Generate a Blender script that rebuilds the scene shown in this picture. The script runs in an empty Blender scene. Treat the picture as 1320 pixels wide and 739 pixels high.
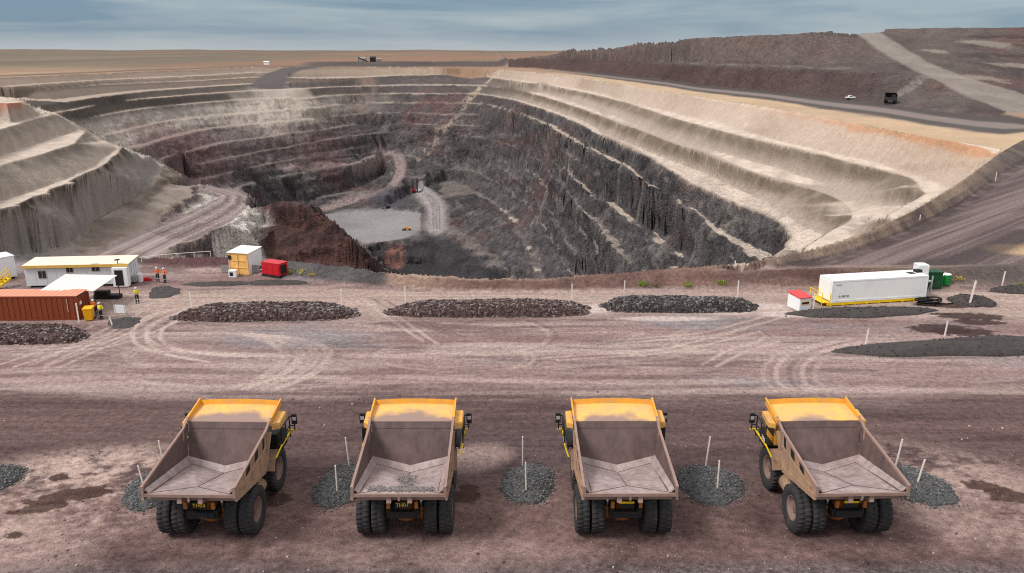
import bpy, bmesh, math, random
import numpy as np
from mathutils import Vector, Matrix, geometry
random.seed(7); rng = np.random.default_rng(7)
R = math.radians
SC = bpy.context.scene
COL = SC.collection

# ------------------------------------------------------------------ camera
F, CX, CY, CH = 1030.0, 660.0, 369.5, 26.0
PITCH = R(16.52)
cp, sp = math.cos(PITCH), math.sin(PITCH)
cam_d = bpy.data.cameras.new('camera'); cam = bpy.data.objects.new('camera', cam_d); COL.objects.link(cam)
cam.location = (0, 0, CH); cam.rotation_euler = (math.pi/2-PITCH, 0, 0)
SC.cycles.use_denoising = False; SC.cycles.filter_width = 1.1; SC.cycles.max_bounces = 6
cam_d.sensor_width = 36; cam_d.lens = 36*F/1320; cam_d.clip_end = 60000; cam_d.clip_start = 0.5
SC.camera = cam

def ray(px, py):
    v = -(py-CY)/F
    return ((px-CX)/F, cp+v*sp, -sp+v*cp)
def unp(px, py, z=0.0):
    """photo pixel -> world point at height z"""
    d = ray(px, py); k = (z-CH)/d[2]
    return (d[0]*k, d[1]*k, z)
def unpY(px, py, Y):
    d = ray(px, py); k = Y/d[1]
    return (d[0]*k, Y, CH+d[2]*k)

# ------------------------------------------------------------------ world and light
w = bpy.data.worlds.new("World"); SC.world = w; w.use_nodes = True
nt = w.node_tree; nt.nodes.clear()
SUN_EL, SUN_AZ = R(50), R(-118)          # azimuth measured from +Y towards +X: sun stands to the left
def N(tree, typ, **kw):
    n = tree.nodes.new(typ)
    for k, v in kw.items(): setattr(n, k, v)
    return n
out = N(nt, 'ShaderNodeOutputWorld'); bg = N(nt, 'ShaderNodeBackground')
sky = N(nt, 'ShaderNodeTexSky', sky_type='NISHITA', sun_disc=False)
sky.sun_elevation = SUN_EL; sky.sun_rotation = SUN_AZ; sky.altitude = 200; sky.air_density = 1.2; sky.dust_density = 1.0; sky.ozone_density = 2.0
tc = N(nt, 'ShaderNodeTexCoord'); mp = N(nt, 'ShaderNodeMapping'); mp.inputs['Scale'].default_value = (1.7, 1.7, 17)
ns = N(nt, 'ShaderNodeTexNoise'); ns.inputs['Scale'].default_value = 2.2; ns.inputs['Detail'].default_value = 9; ns.inputs['Roughness'].default_value = .54
ns.inputs['Distortion'].default_value = .4
cr = N(nt, 'ShaderNodeValToRGB')
cr.color_ramp.elements[0].position = .38; cr.color_ramp.elements[0].color = (1.3, 2.2, 3.15, 1)
cr.color_ramp.elements[1].position = .70; cr.color_ramp.elements[1].color = (3.2, 3.85, 4.3, 1)
# cloud deck: pale and creamy close to the horizon, slate blue a little higher, bright overhead
sx = N(nt, 'ShaderNodeSeparateXYZ')
hr = N(nt, 'ShaderNodeValToRGB')
hr.color_ramp.elements[0].position = 0.0; hr.color_ramp.elements[0].color = (1, 1, 1, 1)
hr.color_ramp.elements[1].position = 0.022; hr.color_ramp.elements[1].color = (0, 0, 0, 1)
mh = N(nt, 'ShaderNodeMix', data_type='RGBA'); mh.inputs['B'].default_value = (4.7, 4.9, 5.0, 1)
ov = N(nt, 'ShaderNodeMapRange'); ov.inputs['From Min'].default_value = .08; ov.inputs['From Max'].default_value = .45; ov.inputs['To Min'].default_value = 1; ov.inputs['To Max'].default_value = 2.0
mb = N(nt, 'ShaderNodeVectorMath', operation='SCALE')
up = N(nt, 'ShaderNodeMapRange'); up.inputs['From Min'].default_value = .06; up.inputs['From Max'].default_value = .16
mu = N(nt, 'ShaderNodeMix', data_type='RGBA'); mu.inputs['B'].default_value = (4.6, 4.5, 4.4, 1)
mx = N(nt, 'ShaderNodeMix', data_type='RGBA'); mx.inputs['Factor'].default_value = .86
L = nt.links.new
L(tc.outputs['Generated'], mp.inputs['Vector']); L(mp.outputs['Vector'], ns.inputs['Vector'])
L(ns.outputs['Fac'], cr.inputs['Fac']); L(tc.outputs['Generated'], sx.inputs[0]); L(sx.outputs['Z'], hr.inputs['Fac'])
mf = N(nt, 'ShaderNodeMath', operation='MULTIPLY'); mf.inputs[1].default_value = .6
L(hr.outputs['Color'], mf.inputs[0]); L(mf.outputs[0], mh.inputs['Factor']); L(cr.outputs['Color'], mh.inputs['A'])
L(sx.outputs['Z'], ov.inputs['Value']); L(sx.outputs['Z'], up.inputs['Value']); L(up.outputs['Result'], mu.inputs['Factor']); L(mh.outputs['Result'], mu.inputs['A']); L(mu.outputs['Result'], mb.inputs[0]); L(ov.outputs['Result'], mb.inputs['Scale'])
L(sky.outputs['Color'], mx.inputs['A']); L(mb.outputs['Vector'], mx.inputs['B'])
L(mx.outputs['Result'], bg.inputs['Color']); L(bg.outputs['Background'], out.inputs['Surface'])
bg.inputs['Strength'].default_value = .09
sd = bpy.data.lights.new('sun', 'SUN'); sun = bpy.data.objects.new('sun', sd); COL.objects.link(sun)
sd.energy = 2.2; sd.angle = R(18); sd.color = (1, .965, .91)
sdir = Vector((math.sin(SUN_AZ)*math.cos(SUN_EL), math.cos(SUN_AZ)*math.cos(SUN_EL), math.sin(SUN_EL)))
sun.rotation_euler = sdir.to_track_quat('Z', 'Y').to_euler(); sun.location = (0, 0, 300)
SC.view_settings.view_transform = 'Standard'; SC.view_settings.look = 'None'; SC.view_settings.gamma = 1
SC.view_settings.exposure = 0.45

# ------------------------------------------------------------------ colour helpers
def s2l(c):
    c = np.asarray(c, float)/255
    return np.where(c <= .04045, c/12.92, ((c+.055)/1.055)**2.4)
ALB = .68
def alb(r, g, b, k=1.0):
    """a picture colour of open lit ground -> base colour"""
    return s2l((r, g, b))*ALB*k
# ------------------------------------------------------------------ terrain: surveyed crest and toe lines -> planes between them -> fine sheet
LINES = []            # each: list of (photo x, photo y, 1/range) points
def cr_resample(P, step):
    P = np.asarray(P, float); n = len(P)
    out = []
    for i in range(n-1):
        p0 = P[max(i-1, 0)]; p1 = P[i]; p2 = P[i+1]; p3 = P[min(i+2, n-1)]
        m = max(1, int(np.hypot(*(p2-p1)[:2])/step))
        for k in range(m):
            u = k/m
            lin = p1+(p2-p1)*u
            cat = .5*((2*p1)+(-p0+p2)*u+(2*p0-5*p1+4*p2-p3)*u*u+(-p0+3*p1-3*p2+p3)*u**3)
            out.append(.5*lin+.5*cat)
    out.append(P[-1]); return np.array(out)
def ln(pts, z=None, step=9, up=0, left=0):
    """polyline of sight lines at a surveyed height (or a height per point)"""
    if z is not None: pts = [(p[0], p[1], z) for p in pts]
    Q = cr_resample(pts, step); W = []; Lq = []
    for q in Q:
        d = ray(q[0]-left, q[1]-up); k = (q[2]-CH)/d[2]
        Lq.append((q[0]-left, q[1]-up, 1/k)); W.append((d[0]*k, d[1]*k, q[2]))
    LINES.append(Lq); return W
def lnY(pts, step=9):
    Q = cr_resample(pts, step); W = []; Lq = []
    for q in Q:
        d = ray(q[0], q[1]); k = q[2]/d[1]; Lq.append((q[0], q[1], 1/k)); W.append((d[0]*k, q[2], CH+d[2]*k))
    LINES.append(Lq); return W
K = dict(K1=-11, K2=-22, K3=-32, K4=-43, K5=-55, K6=-67, K7=-78, K8=-91, K9=-104, K10=-117, K11=-130, FL=-142)
# --- rim (natural ground)
rim_r = [(1289,191.5),(1285,191),(1215,180),(1140,166),(1065,152),(990,138),(935,130),(862,118.5),(800,108),(760,101.3),(720,96.2),(700,94.3),(660,90.6)]
RIM = ln(rim_r[::-1], 0)
RIMF = ln([(660,90.6),(642,89),(580,87),(517,86),(455,86.5),(400,87),(367,87)], 0)
RIML = ln([(367,87),(325,86.5),(250,90),(175,92.5),(125,95),(0,100),(-160,108)], 0)
# --- right wall
ln([(1140,281),(1170,263),(1190,252),(1196,245),(1185,236),(1165,226),(1110,214),(1065,201),(990,184),(885,157),(810,133),(752,118),(697,109),(660,103.5),(625,98.5),(592,96.5),(517,97),(455,100),(400,101),(325,100),(250,104.5),(125,110),(0,121),(-160,136)], K['K1'])
ln([(1218,240),(1180,224),(1126,209.5),(1065,195),(990,178.5),(885,151),(800,127.5)], -10)
ln([(1142,281,-19.3),(1165,266,-17.3),(1188,252,-11.6)], up=1.6)
ln([(1140,272),(1128,265.5),(1100,250),(1050,230),(990,211.5),(910,189),(835,164),(760,137),(700,118.5)], -19.5)
ln([(1030,324),(1042,317),(1085,289),(1098,280),(1100,274),(1085,260),(1052,245),(990,230),(910,200),(835,172),(790,156),(760,143),(697,123),(660,115),(620,110.5),(580,110),(517,110),(435,112),(380,115),(328,117),(250,122),(140,132),(84,144.5)], K['K2'])
ln([(1034,322.5,-30),(1042,317,-30),(1060,305,-29),(1085,289,-25),(1096,281.5,-22.4)], up=1.6)
ln([(1040,304),(1038,296),(1020,281),(990,264),(960,247),(900,218),(847,198),(792,176),(740,149.5)], -30.2)
ln([(1004,328),(1013,320),(1017,305),(1005,288),(990,279),(922,252),(880,231),(847,207),(792,183),(740,155),(700,140),(660,128),(615,121),(542,121),(480,121),(420,124)], K['K3'])
ln([(420,124,-32),(405,125,-31.3),(350,126.4,-30),(325,126.5,-30),(200,138,-30.5),(140,148,-31),(100,158,-32)])
ln([(1004,328,-41),(1012,320,-38),(1016,308,-33.2)], left=2.2)
ln([(984,328),(960,314),(920,286),(865,251),(820,219),(775,192.5)], -41.8)
ln([(961,334,-43),(955,330,-43),(920,301,-43),(897,283,-43),(865,263,-43),(820,227,-43),(770,197,-43),(732,179,-44.5),(690,158,-46),(660,145,-45),(625,135,-43.5),(580,133,-43),(530,133,-43),(455,133,-43),(400,140,-43),(375,143,-45.5),(340,148,-47),(300,150,-46),(260,152,-45),(210,156,-43.5),(147,170,-43)])
ln([(884,334,-60),(872,321,-61),(850,302,-62.3),(832,288,-64.3),(812,275,-65.9),(790,260,-66.2)])
ln([(742,206,-55),(700,179,-57),(660,160,-58),(620,150,-57),(580,148,-55)])
ln([(580,148),(535,146),(467,147),(430,150),(380,156),(325,160),(275,165),(232,175),(177,191)], K['K5'])
ln([(879,341,-62),(870,334,-62),(830,303,-66),(800,279,-67)])
ln([(800,279),(767,255),(747,235),(710,202),(690,187),(660,171),(640,165),(600,162),(560,161.5),(530,159),(470,158.5),(430,165),(380,172),(328,179),(287,184),(210,206)], K['K6'])
ln([(818,346),(800,331),(770,293),(740,258),(710,224),(675,196),(640,181),(600,175),(560,173),(510,171),(450,176),(412,182),(325,196)], K['K7'])
ln([(325,196,-78),(262,212,-79.5),(228,219,-79.5)])
ln([(788,350),(767,327),(742,288),(715,256),(687,225),(675,212),(640,197),(600,189),(545,186),(520,185),(485,185.5),(450,192)], K['K8'])
ln([(450,192,-91),(400,205,-94),(330,216,-91.5),(246,226,-87)])
ln([(760,349,-104),(745,332,-104),(725,302,-104),(700,263,-104),(670,234,-104),(640,214,-104),(600,201,-102.5),(570,197,-99),(545,196,-98)])
ln([(738,353,-117),(715,317,-117),(690,278,-117),(650,240,-117),(600,216,-116),(560,208,-109)])
ln([(688,354),(675,320),(660,286),(640,265),(605,245),(575,232)], K['K11'])
# extra benches, far left
ln([(330,93.5),(250,98),(125,103.5),(0,113),(-160,125)], -6)
ln([(340,108),(325,108.5),(250,113),(175,119),(50,136)], -16)
# switchback road and lower benches
ln([(397,213,-100),(460,210,-102.5),(485,199,-102),(497,196,-101),(512,196.8,-101.5)])
ln([(516,198,-102.5),(523,206,-106),(525,214,-108),(522,228,-116),(512,241,-123),(490,253,-131),(455,263.5,-136.5),(417,272.5,-138)])
ln([(501,201,-104.3),(508,206,-106),(510,214,-108.3),(507,228,-117),(496,240,-123.5),(475,249,-131),(445,257,-134.5),(414,266,-135.5)])
ln([(345,240),(430,227),(475,214),(489,206)], -111)
ln([(380,255),(435,244),(475,232),(493,221)], -126)
ln([(397,217,-101.8),(460,214,-104.5),(486,203,-103)])
# floor
ln([(531,208,-109),(541,222,-113),(546,238,-121),(556,246,-125),(566,258,-131),(570,268,-136),(573,282,-139),(574,297,-142),(580,330,-155),(586,350,-163)])
ln([(530,240,-126.5),(540,248,-129),(547,262,-135),(550,280,-140),(553,297,-143)])
ln([(428,280,-139.5),(470,268,-138),(505,258,-136.5),(526,249,-133)])
H0 = ln([(474,318),(485,314),(505,311),(530,304),(543,291),(543,276)], -142)
ln([(488,333,-148),(505,334,-150),(530,322,-150),(548,311,-148)])
ln([(556,301,-146),(562,318,-152),(566,350,-163)])
# --- left nose
ln([(-160,123,1),(0,124,1),(8,125,1),(27,127.5,0),(45,141,-5),(72,147.5,-9.6),(107,166.5,-20.2),(135,180.5,-29),(162,190.5,-33),(190,200.5,-45),(208,210.5,-55),(224,221,-57),(246,234,-61)], step=5)
ln([(-160,121.5,-13),(8,123.5,-14),(27,126,-15.5),(47,139.5,-18),(74,145.5,-22.2),(109,164.5,-36),(137,178.5,-46.5),(164,188.5,-53.5),(192,198.5,-61),(211,208.5,-69),(226,218,-78),(243,226.5,-91)], step=5)
ln([(40,142,-2),(33,143,-1.5),(20,138.5,0),(0,132,0),(-160,126,0)])
ln([(56,147.5),(40,151),(20,156),(0,161),(-160,202)], -9)
ln([(66,149),(50,152),(20,161),(0,167),(-160,212)], -9.6)
ln([(102,168),(60,181),(0,201),(-160,255)], -20)
ln([(109,171),(95,185.5),(50,200),(0,213),(-160,268)], -20.6)
ln([(152,191.5),(120,216),(75,235),(30,250),(0,258),(-160,305)], -32)
ln([(157,192),(151,201),(120,223),(75,241.5),(25,263),(0,288),(-100,330)], -32.7)
ln([(205,213),(202,235),(135,275),(100,303),(67,330)], -55)
ln([(208,214),(206,236),(150,268),(137,277),(105,302),(86,324)], -55.6)
ln([(246,240,-62),(246,252,-62.5),(215,268,-60.5),(170,290,-60),(122,322,-57.5)])
# ramp
ln([(114,330,-58),(185,298,-62.5),(215,288,-64),(250,268,-67),(270,259,-68),(281,254,-69),(276,249,-70),(252,245.5,-71)])
ro = [(200,331,-59.5),(250,310,-63),(300,285,-67),(320,268,-69.5),(325,258,-70.3),(318,248,-71),(300,242,-71.5),(270,238,-72),(247,236.5,-73)]
ln(ro)
ln([(204,332.3,-58),(251,312,-61.5),(301,287,-65.5),(321.5,269,-68),(326.5,257.5,-68.8)])
ln([(328.5,256,-115),(321,246.5,-107),(302,240.3,-101),(270,236.3,-94),(249,234.6,-92)])
# spur below the ramp
spur = [(331,267,-70.5),(350,259,-68),(372,259,-65),(395,263,-62),(408,270,-64),(425,281,-69),(440,295,-74),(455,310,-78),(470,321,-82),(492,343,-89)]
ln(spur, step=5)
ln([(333,263.5,-118),(350,257,-122),(372,257,-128),(396,261,-134),(410,268,-136),(427,280.5,-139.8),(442,293,-142),(457,308,-142),(472,319,-146),(494,341,-160)], step=5)
ln([(318,285,-72),(345,283,-76),(352,300,-80),(356,322,-85)])
# --- near rim bund
B_crest = [(-220,322,.6),(0,329,.6),(100,331,.6),(180,333.5,.7),(270,330,1.2),(300,332,1.0),(350,336,.9),(400,338,1.3),(440,343,1.4),(480,349,1.5),(560,355,1.4),(650,359.5,1.3),(700,357.5,1.3),(800,351,1.4),(880,345,1.6),(960,338,1.8),(1000,331,.75),(1060,318,1.35),(1120,298,1.5),(1180,270,2.0),(1240,233,2.4),(1290,197,2),(1330,176,1.5),(1420,150,1)]
BC = ln(B_crest, step=6)
bz = np.array([(-220,-45),(0,-50),(100,-57),(198,-60),(230,-64),(260,-69.5),(300,-82),(350,-87),(400,-90),(480,-95),(500,-110),(510,-163),(580,-163),(640,-150),(688,-131),(738,-117.5),(764,-104.5),(788,-91.5),(818,-78.5),(879,-62.5),(892,-58),(925,-50),(961,-43.5),(990,-36),(1003,-32.5),(1028,-22.5),(1100,-20),(1137,-14),(1150,-10.8),(1218,-10.2),(1252,-6),(1282,-1),(1300,0),(1420,0)])
bcr = cr_resample(B_crest, 6)
ln([(p[0], p[1], np.interp(p[0], bz[:, 0], bz[:, 1])) for p in bcr], up=1.6, step=99)
ln([(-220,345),(0,345),(120,347),(185,349),(270,350),(330,357),(380,363),(430,368),(480,372),(560,375.5),(650,378),(800,378),(880,376),(940,374)], 0)
ln([(985,343,.3),(1000,345,0),(1060,336,0),(1120,318,0),(1180,293,0),(1240,262,0),(1290,226,0),(1330,203,0),(1420,165,0)])
# second bund behind the white container
b2 = [(955,352,1.2),(1000,348,1.5),(1100,345,1.6),(1200,344,1.6),(1330,341,1.6),(1420,339,1.6)]
ln(b2)
ln([(p[0], p[1], 0) for p in b2], up=1.4)
ln([(950,374),(1000,371),(1100,368),(1250,372),(1330,373),(1420,373)], 0)
# --- waste dump
DT = ln([(655,86.8),(700,89.3),(760,94),(800,98),(860,104),(900,110.5),(990,118),(1060,126.5),(1140,134),(1200,143),(1260,150),(1296,152),(1330,158),(1420,172)], 0)
dc1 = [(742,79.5,10.6),(760,79.6,11.9),(815,80.5,12.9),(850,81.2,14),(900,82,15.4),(990,84.5,15.7),(1065,88,15.2),(1115,91,14.6),(1150,97,12.5),(1188,100.2,11.8)]
ln(dc1); ln(dc1[:8], up=.7)
lnY([(655,76,1340),(690,72,1240),(722,65.5,1140),(737,60.5,1090),(760,60,1015),(800,59,892),(812,54,885),(818,52,875),(885,48.5,725),(990,44,610),(1072,39.5,580),(1092,42,590),(1103,43.5,610)])
RL = lnY([(1103,44.5,612),(1120,56,580),(1140,70,545),(1170,86,495),(1200,100.5,450),(1240,121,400),(1280,138,362),(1302,147,348)])
RR = lnY([(1137,43.5,612),(1165,60.5,570),(1195,80,520),(1240,98,460),(1280,110,425),(1330,124,398),(1420,142,370)])
lnY([(1215,66,560),(1260,84,520),(1330,100,500),(1420,106,480)])
lnY([(1150,41.5,690),(1215,50,690),(1330,50,660),(1420,52,640)])
lnY([(1175,58,610),(1230,60,620),(1330,74,600),(1420,80,580)])
lnY([(1140,37.5,740),(1160,37,745),(1215,35.5,750),(1330,34.5,745),(1420,34,740)])
# dark bank beyond the far rim
ln([(375,85.2),(420,84.2),(520,83.6),(600,84),(630,85.5)], 0)
lnY([(385,83,1500),(405,80.5,1500),(470,80,1520),(560,79.5,1500),(600,80,1480),(640,80.5,1420)])
ln([(380,79.2),(470,78),(620,78),(640,78)], 0)
# plain and pad
def pyat(Y, z=0):
    return CY-F*(sp*Y+cp*(z-CH))/(cp*Y-sp*(z-CH))
for Y in (3000, 6000, 19900): ln([(-240, pyat(Y)), (640, pyat(Y))], 0, step=60)
ln([(-240, pyat(1500)), (330, pyat(1500))], 0, step=60)
for py in (385, 425): ln([(-260, py), (1440, py)], 0, step=60)
sil = np.array([(-400,pyat(19900)),(640,pyat(19900)),(655,76),(690,72),(722,65.5),(737,60.5),(760,60),(800,59),(812,54),(818,52),(885,48.5),(990,44),(1072,39.5),(1092,42),(1103,43.5),(1137,41),(1140,37.5),(1160,37),(1215,35.5),(1330,34.5),(1420,34),(2000,34)])

def build_tin():
    V, E, Z = [], [], []
    for W in LINES:
        prev = None
        for q in W:
            V.append((q[0]/400, q[1]/100)); Z.append(q[2]); i = len(V)-1
            if prev is not None: E.append((prev, i))
            prev = i
    vo, eo, fo, ov, oe, of = geometry.delaunay_2d_cdt([Vector(v) for v in V], E, [], 0, 1e-5)
    P = np.array([(v.x*400, v.y*100) for v in vo]); zz = np.full(len(P), np.nan)
    for i, o in enumerate(ov):
        if o: zz[i] = np.mean([Z[k] for k in o])
    bad = np.where(np.isnan(zz))[0]; nb = {i: [] for i in bad}
    for a, b in eo:
        if a in nb: nb[a].append(b)
        if b in nb: nb[b].append(a)
    for _ in range(6):
        for i in bad:
            zs = [(zz[j], np.hypot(*(P[j]-P[i]))) for j in nb[i] if not np.isnan(zz[j])]
            if zs: zz[i] = sum(z/(d+1e-6) for z, d in zs)/sum(1/(d+1e-6) for z, d in zs)
    if DEBUG:
        print('TIN verts', len(P), 'faces', len(fo), 'crossings', len(bad))
        for i in bad[:60]: print('  cross at px %.0f,%.0f' % tuple(P[i]))
    return P, zz, fo
DEBUG = False
P, ZZ, FO = build_tin()
def raster(P, ZZ, FO, gx, gy):
    A = np.full((len(gy), len(gx)), np.nan)
    for f in FO:
        a, b, c = (P[k] for k in f[:3]); za, zb, zc = (ZZ[k] for k in f[:3])
        i0, i1 = np.searchsorted(gx, [min(a[0], b[0], c[0])-1e-6, max(a[0], b[0], c[0])+1e-6])
        j0, j1 = np.searchsorted(gy, [min(a[1], b[1], c[1])-1e-6, max(a[1], b[1], c[1])+1e-6])
        if i1 <= i0 or j1 <= j0: continue
        det = (b[1]-c[1])*(a[0]-c[0])+(c[0]-b[0])*(a[1]-c[1])
        if abs(det) < 1e-12: continue
        T, S = gx[None, i0:i1], gy[j0:j1, None]
        l1 = ((b[1]-c[1])*(T-c[0])+(c[0]-b[0])*(S-c[1]))/det
        l2 = ((c[1]-a[1])*(T-c[0])+(a[0]-c[0])*(S-c[1]))/det
        l3 = 1-l1-l2; m = (l1 >= -1e-6) & (l2 >= -1e-6) & (l3 >= -1e-6)
        sub = A[j0:j1, i0:i1]; val = l1*za+l2*zb+l3*zc; sub[m] = val[m]
    return A
gpx = np.arange(-140, 1401, 1.0); gpy = np.arange(33, 424, .4)
RK = raster(P, ZZ, FO, gpx, gpy)

# fine sheet in bearing x distance; each bearing is read off the survey from near to far
tg = np.concatenate([np.linspace(-1.4, -.76, 70, endpoint=False), np.arange(-.76, .76, .00136), np.linspace(.76, 1.4, 70)])
yg = np.concatenate([1/np.linspace(1/15, 1/32, 40, endpoint=False), 1/np.linspace(1/32, 1/112, 420, endpoint=False),
                     np.exp(np.arange(math.log(112), math.log(760), .0025)), np.exp(np.arange(math.log(760), math.log(1500), .0034)),
                     np.exp(np.linspace(math.log(1500), math.log(19900), 130))])
sg = np.log(yg); NT, NS = len(tg), len(sg)
H = np.zeros((NS, NT))
vv = -(gpy-CY)/F; dyy = cp+vv*sp; dzz = -sp+vv*cp
for i, t in enumerate(tg):
    px = CX+F*t*dyy
    pxc = np.clip(px, -135, 1395); ok = gpy >= np.interp(pxc, sil[:, 0], sil[:, 1])-.05
    ii = np.clip(pxc-gpx[0], 0, len(gpx)-1.001); i0 = ii.astype(int); u = ii-i0; jj = np.arange(len(gpy))
    rk = RK[jj, i0]*(1-u)+RK[jj, i0+1]*u
    ok &= np.isfinite(rk) & (rk > 1e-6)
    j = jj[ok][::-1]; Y = dyy[j]/rk[j]; slope = dzz[j]/dyy[j]
    Y = np.maximum.accumulate(Y+np.arange(len(Y))*1e-6); Z = CH+slope*Y
    # hidden ground behind an edge: falls at the angle of repose, then runs level to what is seen beyond
    dY = np.diff(Y); flat = Y[:-1]*(.4/F)/np.maximum(np.abs((CH-Z[:-1])/Y[:-1]), .004)
    g = np.where((dY > 5) & (dY > 2.6*flat))[0]
    ey, ez = [], []
    for q in g:
        zn, zf, yn, yf = Z[q], Z[q+1], Y[q], Y[q+1]
        ym = yn+(zn-zf+1.5)/.78
        if zf < zn and ym < yf-1: ey.append(ym); ez.append(zf-1.5)
        else: ey.append(yn+(yf-yn)*.4); ez.append(min(zn, zf)-min((yf-yn)*.28, 30))
    yl, zl = Y[-1], Z[-1]
    ya = np.concatenate([[14], Y, ey, [yl+max(zl, 1)/.5+1, 25000]]); za = np.concatenate([[0], Z, ez, [0, 0]])
    o = np.argsort(ya, kind='stable'); H[:, i] = np.interp(yg, ya[o], za[o])
TT, SS = np.meshgrid(tg, sg); YY = np.exp(SS); XX = TT*YY

# value noise -------------------------------------------------------
def vnoise(x, y, seed=0):
    xi = np.floor(x).astype(np.int64); yi = np.floor(y).astype(np.int64)
    fx = x-xi; fy = y-yi; fx = fx*fx*(3-2*fx); fy = fy*fy*(3-2*fy)
    def h(a, b):
        n = (a*374761393+b*668265263+seed*974634253) & 0xffffffff
        n = ((n ^ (n >> 13))*1274126177) & 0xffffffff
        return ((n ^ (n >> 16)) & 0xffff)/32768.0-1
    return (h(xi, yi)*(1-fx)+h(xi+1, yi)*fx)*(1-fy)+(h(xi, yi+1)*(1-fx)+h(xi+1, yi+1)*fx)*fy
def fbm(x, y, o=4, seed=0, g=.5):
    s = 0; a = 1; n = 0
    for k in range(o):
        s = s+a*vnoise(x*2**k+17.3*k, y*2**k-9.1*k, seed+k); n += a; a *= g
    return s/n
def sst(a, b, x):
    u = np.clip((x-a)/(b-a), 0, 1); return u*u*(3-2*u)
# zone lines as functions of bearing
def lineY(W, key=lambda p: True):
    q = sorted((p[0]/p[1], p[1]) for p in W); a = np.array(q); return np.interp(tg, a[:, 0], a[:, 1])
Yrim = lineY(BC)
Yback = lineY(list(RIM)+list(RIMF)+list(RIML)); tR0 = RIM[-1][0]/RIM[-1][1]
Yback = np.where(tg > tR0, Yrim, Yback)
Yq = lineY(list(RIM)+list(RIMF)+list(RIML)+[unp(1330,176,0), unp(1420,150,0)])
INPIT = (YY > Yrim[None, :]+1.0) & (YY < Yback[None, :])
Ydt = lineY(DT); tD0 = DT[0][0]/DT[0][1]
DUMP = (TT > tD0) & (YY > Ydt[None, :]) & (YY < 1400) & (H > .05)

# terrace the far and lower walls (bench floor, then face)
lvR = np.array([0, -11, -22, -32, -43, -55, -67, -78, -91, -104, -117, -130, -142.])
lvL = np.array([0, -6, -11, -16, -22, -30.5, -44, -55, -67, -79, -91, -104, -142.])
wfar = np.where(INPIT, 1.0, 0)*np.clip(sst(470, 560, YY)+sst(-41, -45, H), 0, 1)*sst(-.52, -.40, TT+np.where(YY > 640, .5, 0))
wfar *= np.where((H < -58) & (H > -74) & (YY < 640) & (TT < -.2), 0, 1)
wfar *= 1-sst(.10, .115, TT)*sst(-70, -67, H)*sst(700, 600, YY)
aa = (.28+.10*sst(-.25, -.35, TT)+.12*sst(.02, .06, TT))*wfar
def terr(lv):
    k = np.clip(np.searchsorted(-lv, -H)-1, 0, len(lv)-2)
    f = np.clip((H-lv[k+1])/(lv[k]-lv[k+1]), 0, 1); ft = np.maximum(0, (f-aa)/(1-aa))
    return lv[k+1]+(lv[k]-lv[k+1])*ft, sst(.8*aa, aa+.02, f), ft
hR, fR, qR = terr(lvR); hL, fL, qL = terr(lvL); leftz = TT < -.27
tin = (H < 0) & (H > -142) & INPIT
FB = np.where(tin, np.where(leftz, fL, fR), 0); QB = np.where(tin, np.where(leftz, qL, qR), 0)
H = np.where(tin, np.where(leftz, hL, hR), H)
Hraw = H.copy()
# ragged edges: look the sheet up a little to the side
amp = np.where(INPIT, 1, 0)*(.4+1.6*sst(-25, -50, H))
amp += np.where(DUMP, .9, 0)
amp = amp*np.where(INPIT, sst(1, 14, YY-Yrim[None, :]), 1)
ax = fbm(XX/7, YY/7, 3, 3)*amp*1.6+fbm(XX/26, YY/26, 2, 8)*amp*2.0
ay = fbm(XX/7, YY/7, 3, 13)*amp*1.6+fbm(XX/26, YY/26, 2, 18)*amp*2.0
it = np.interp(TT+ax/YY, tg, np.arange(NT)); js = np.interp(SS+ay/YY, sg, np.arange(NS))
def bil(A, it, js):
    i = np.clip(it.astype(int), 0, NT-2); j = np.clip(js.astype(int), 0, NS-2); u = it-i; v = js-j
    return (A[j, i]*(1-u)+A[j, i+1]*u)*(1-v)+(A[j+1, i]*(1-u)+A[j+1, i+1]*u)*v
H = bil(H, it, js); FB = bil(FB, it, js); QB = bil(QB, it, js); WF = bil(wfar, it, js)
# rows again, this time spread evenly over what can be seen (steep faces get as many as flats)
NR = 1240
ang = (Hraw-CH)/YY; cm = np.maximum.accumulate(ang, axis=0)
vis = (ang >= cm-1.5e-3).astype(float); dz_ = np.diff(Hraw, axis=0); dy_ = np.diff(YY, axis=0); ym_ = .5*(YY[1:]+YY[:-1])
gz = np.clip((CH-.5*(Hraw[1:]+Hraw[:-1]))/ym_, .02, 1)
ds = np.sqrt((dy_*gz)**2+dz_**2)/ym_*np.maximum(np.minimum(vis[1:], vis[:-1]), .05)
ds = np.maximum(ds, (dy_/ym_)*.02)
ds[yg[1:] < 33] *= .25; ds[yg[1:] > 2500] += 2e-5
def lat(A, w):
    """running mean across bearings"""
    c = np.cumsum(np.pad(A, ((0, 0), (w+1, w)), mode='edge'), 1); return (c[:, 2*w+1:]-c[:, :-2*w-1])/(2*w+1)
ds = np.maximum(ds, np.where(np.abs(ym_-Yrim[None, :]) < 6, dy_/ym_*.45, 0))
ds = lat(lat(ds, 14), 9)
cum = np.concatenate([np.zeros((1, NT)), np.cumsum(ds, 0)], 0); cum /= cum[-1:]
tgt = np.linspace(0, 1, NR); Yn = np.empty((NR, NT)); 
for i in range(NT): Yn[:, i] = np.interp(tgt, cum[:, i], YY[:, 0])
def col_resample(A):
    B = np.empty((NR, NT))
    for i in range(NT): B[:, i] = np.interp(Yn[:, i], yg, A[:, i])
    return B
H, FB, QB, WF = (col_resample(a) for a in (H, FB, QB, WF))
INPIT0 = INPIT; YY = Yn; TT = np.broadcast_to(tg[None, :], YY.shape).copy(); XX = TT*YY; SS = np.log(YY); NS = NR
INPIT = (YY > Yrim[None, :]+1.0) & (YY < Yback[None, :])
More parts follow.
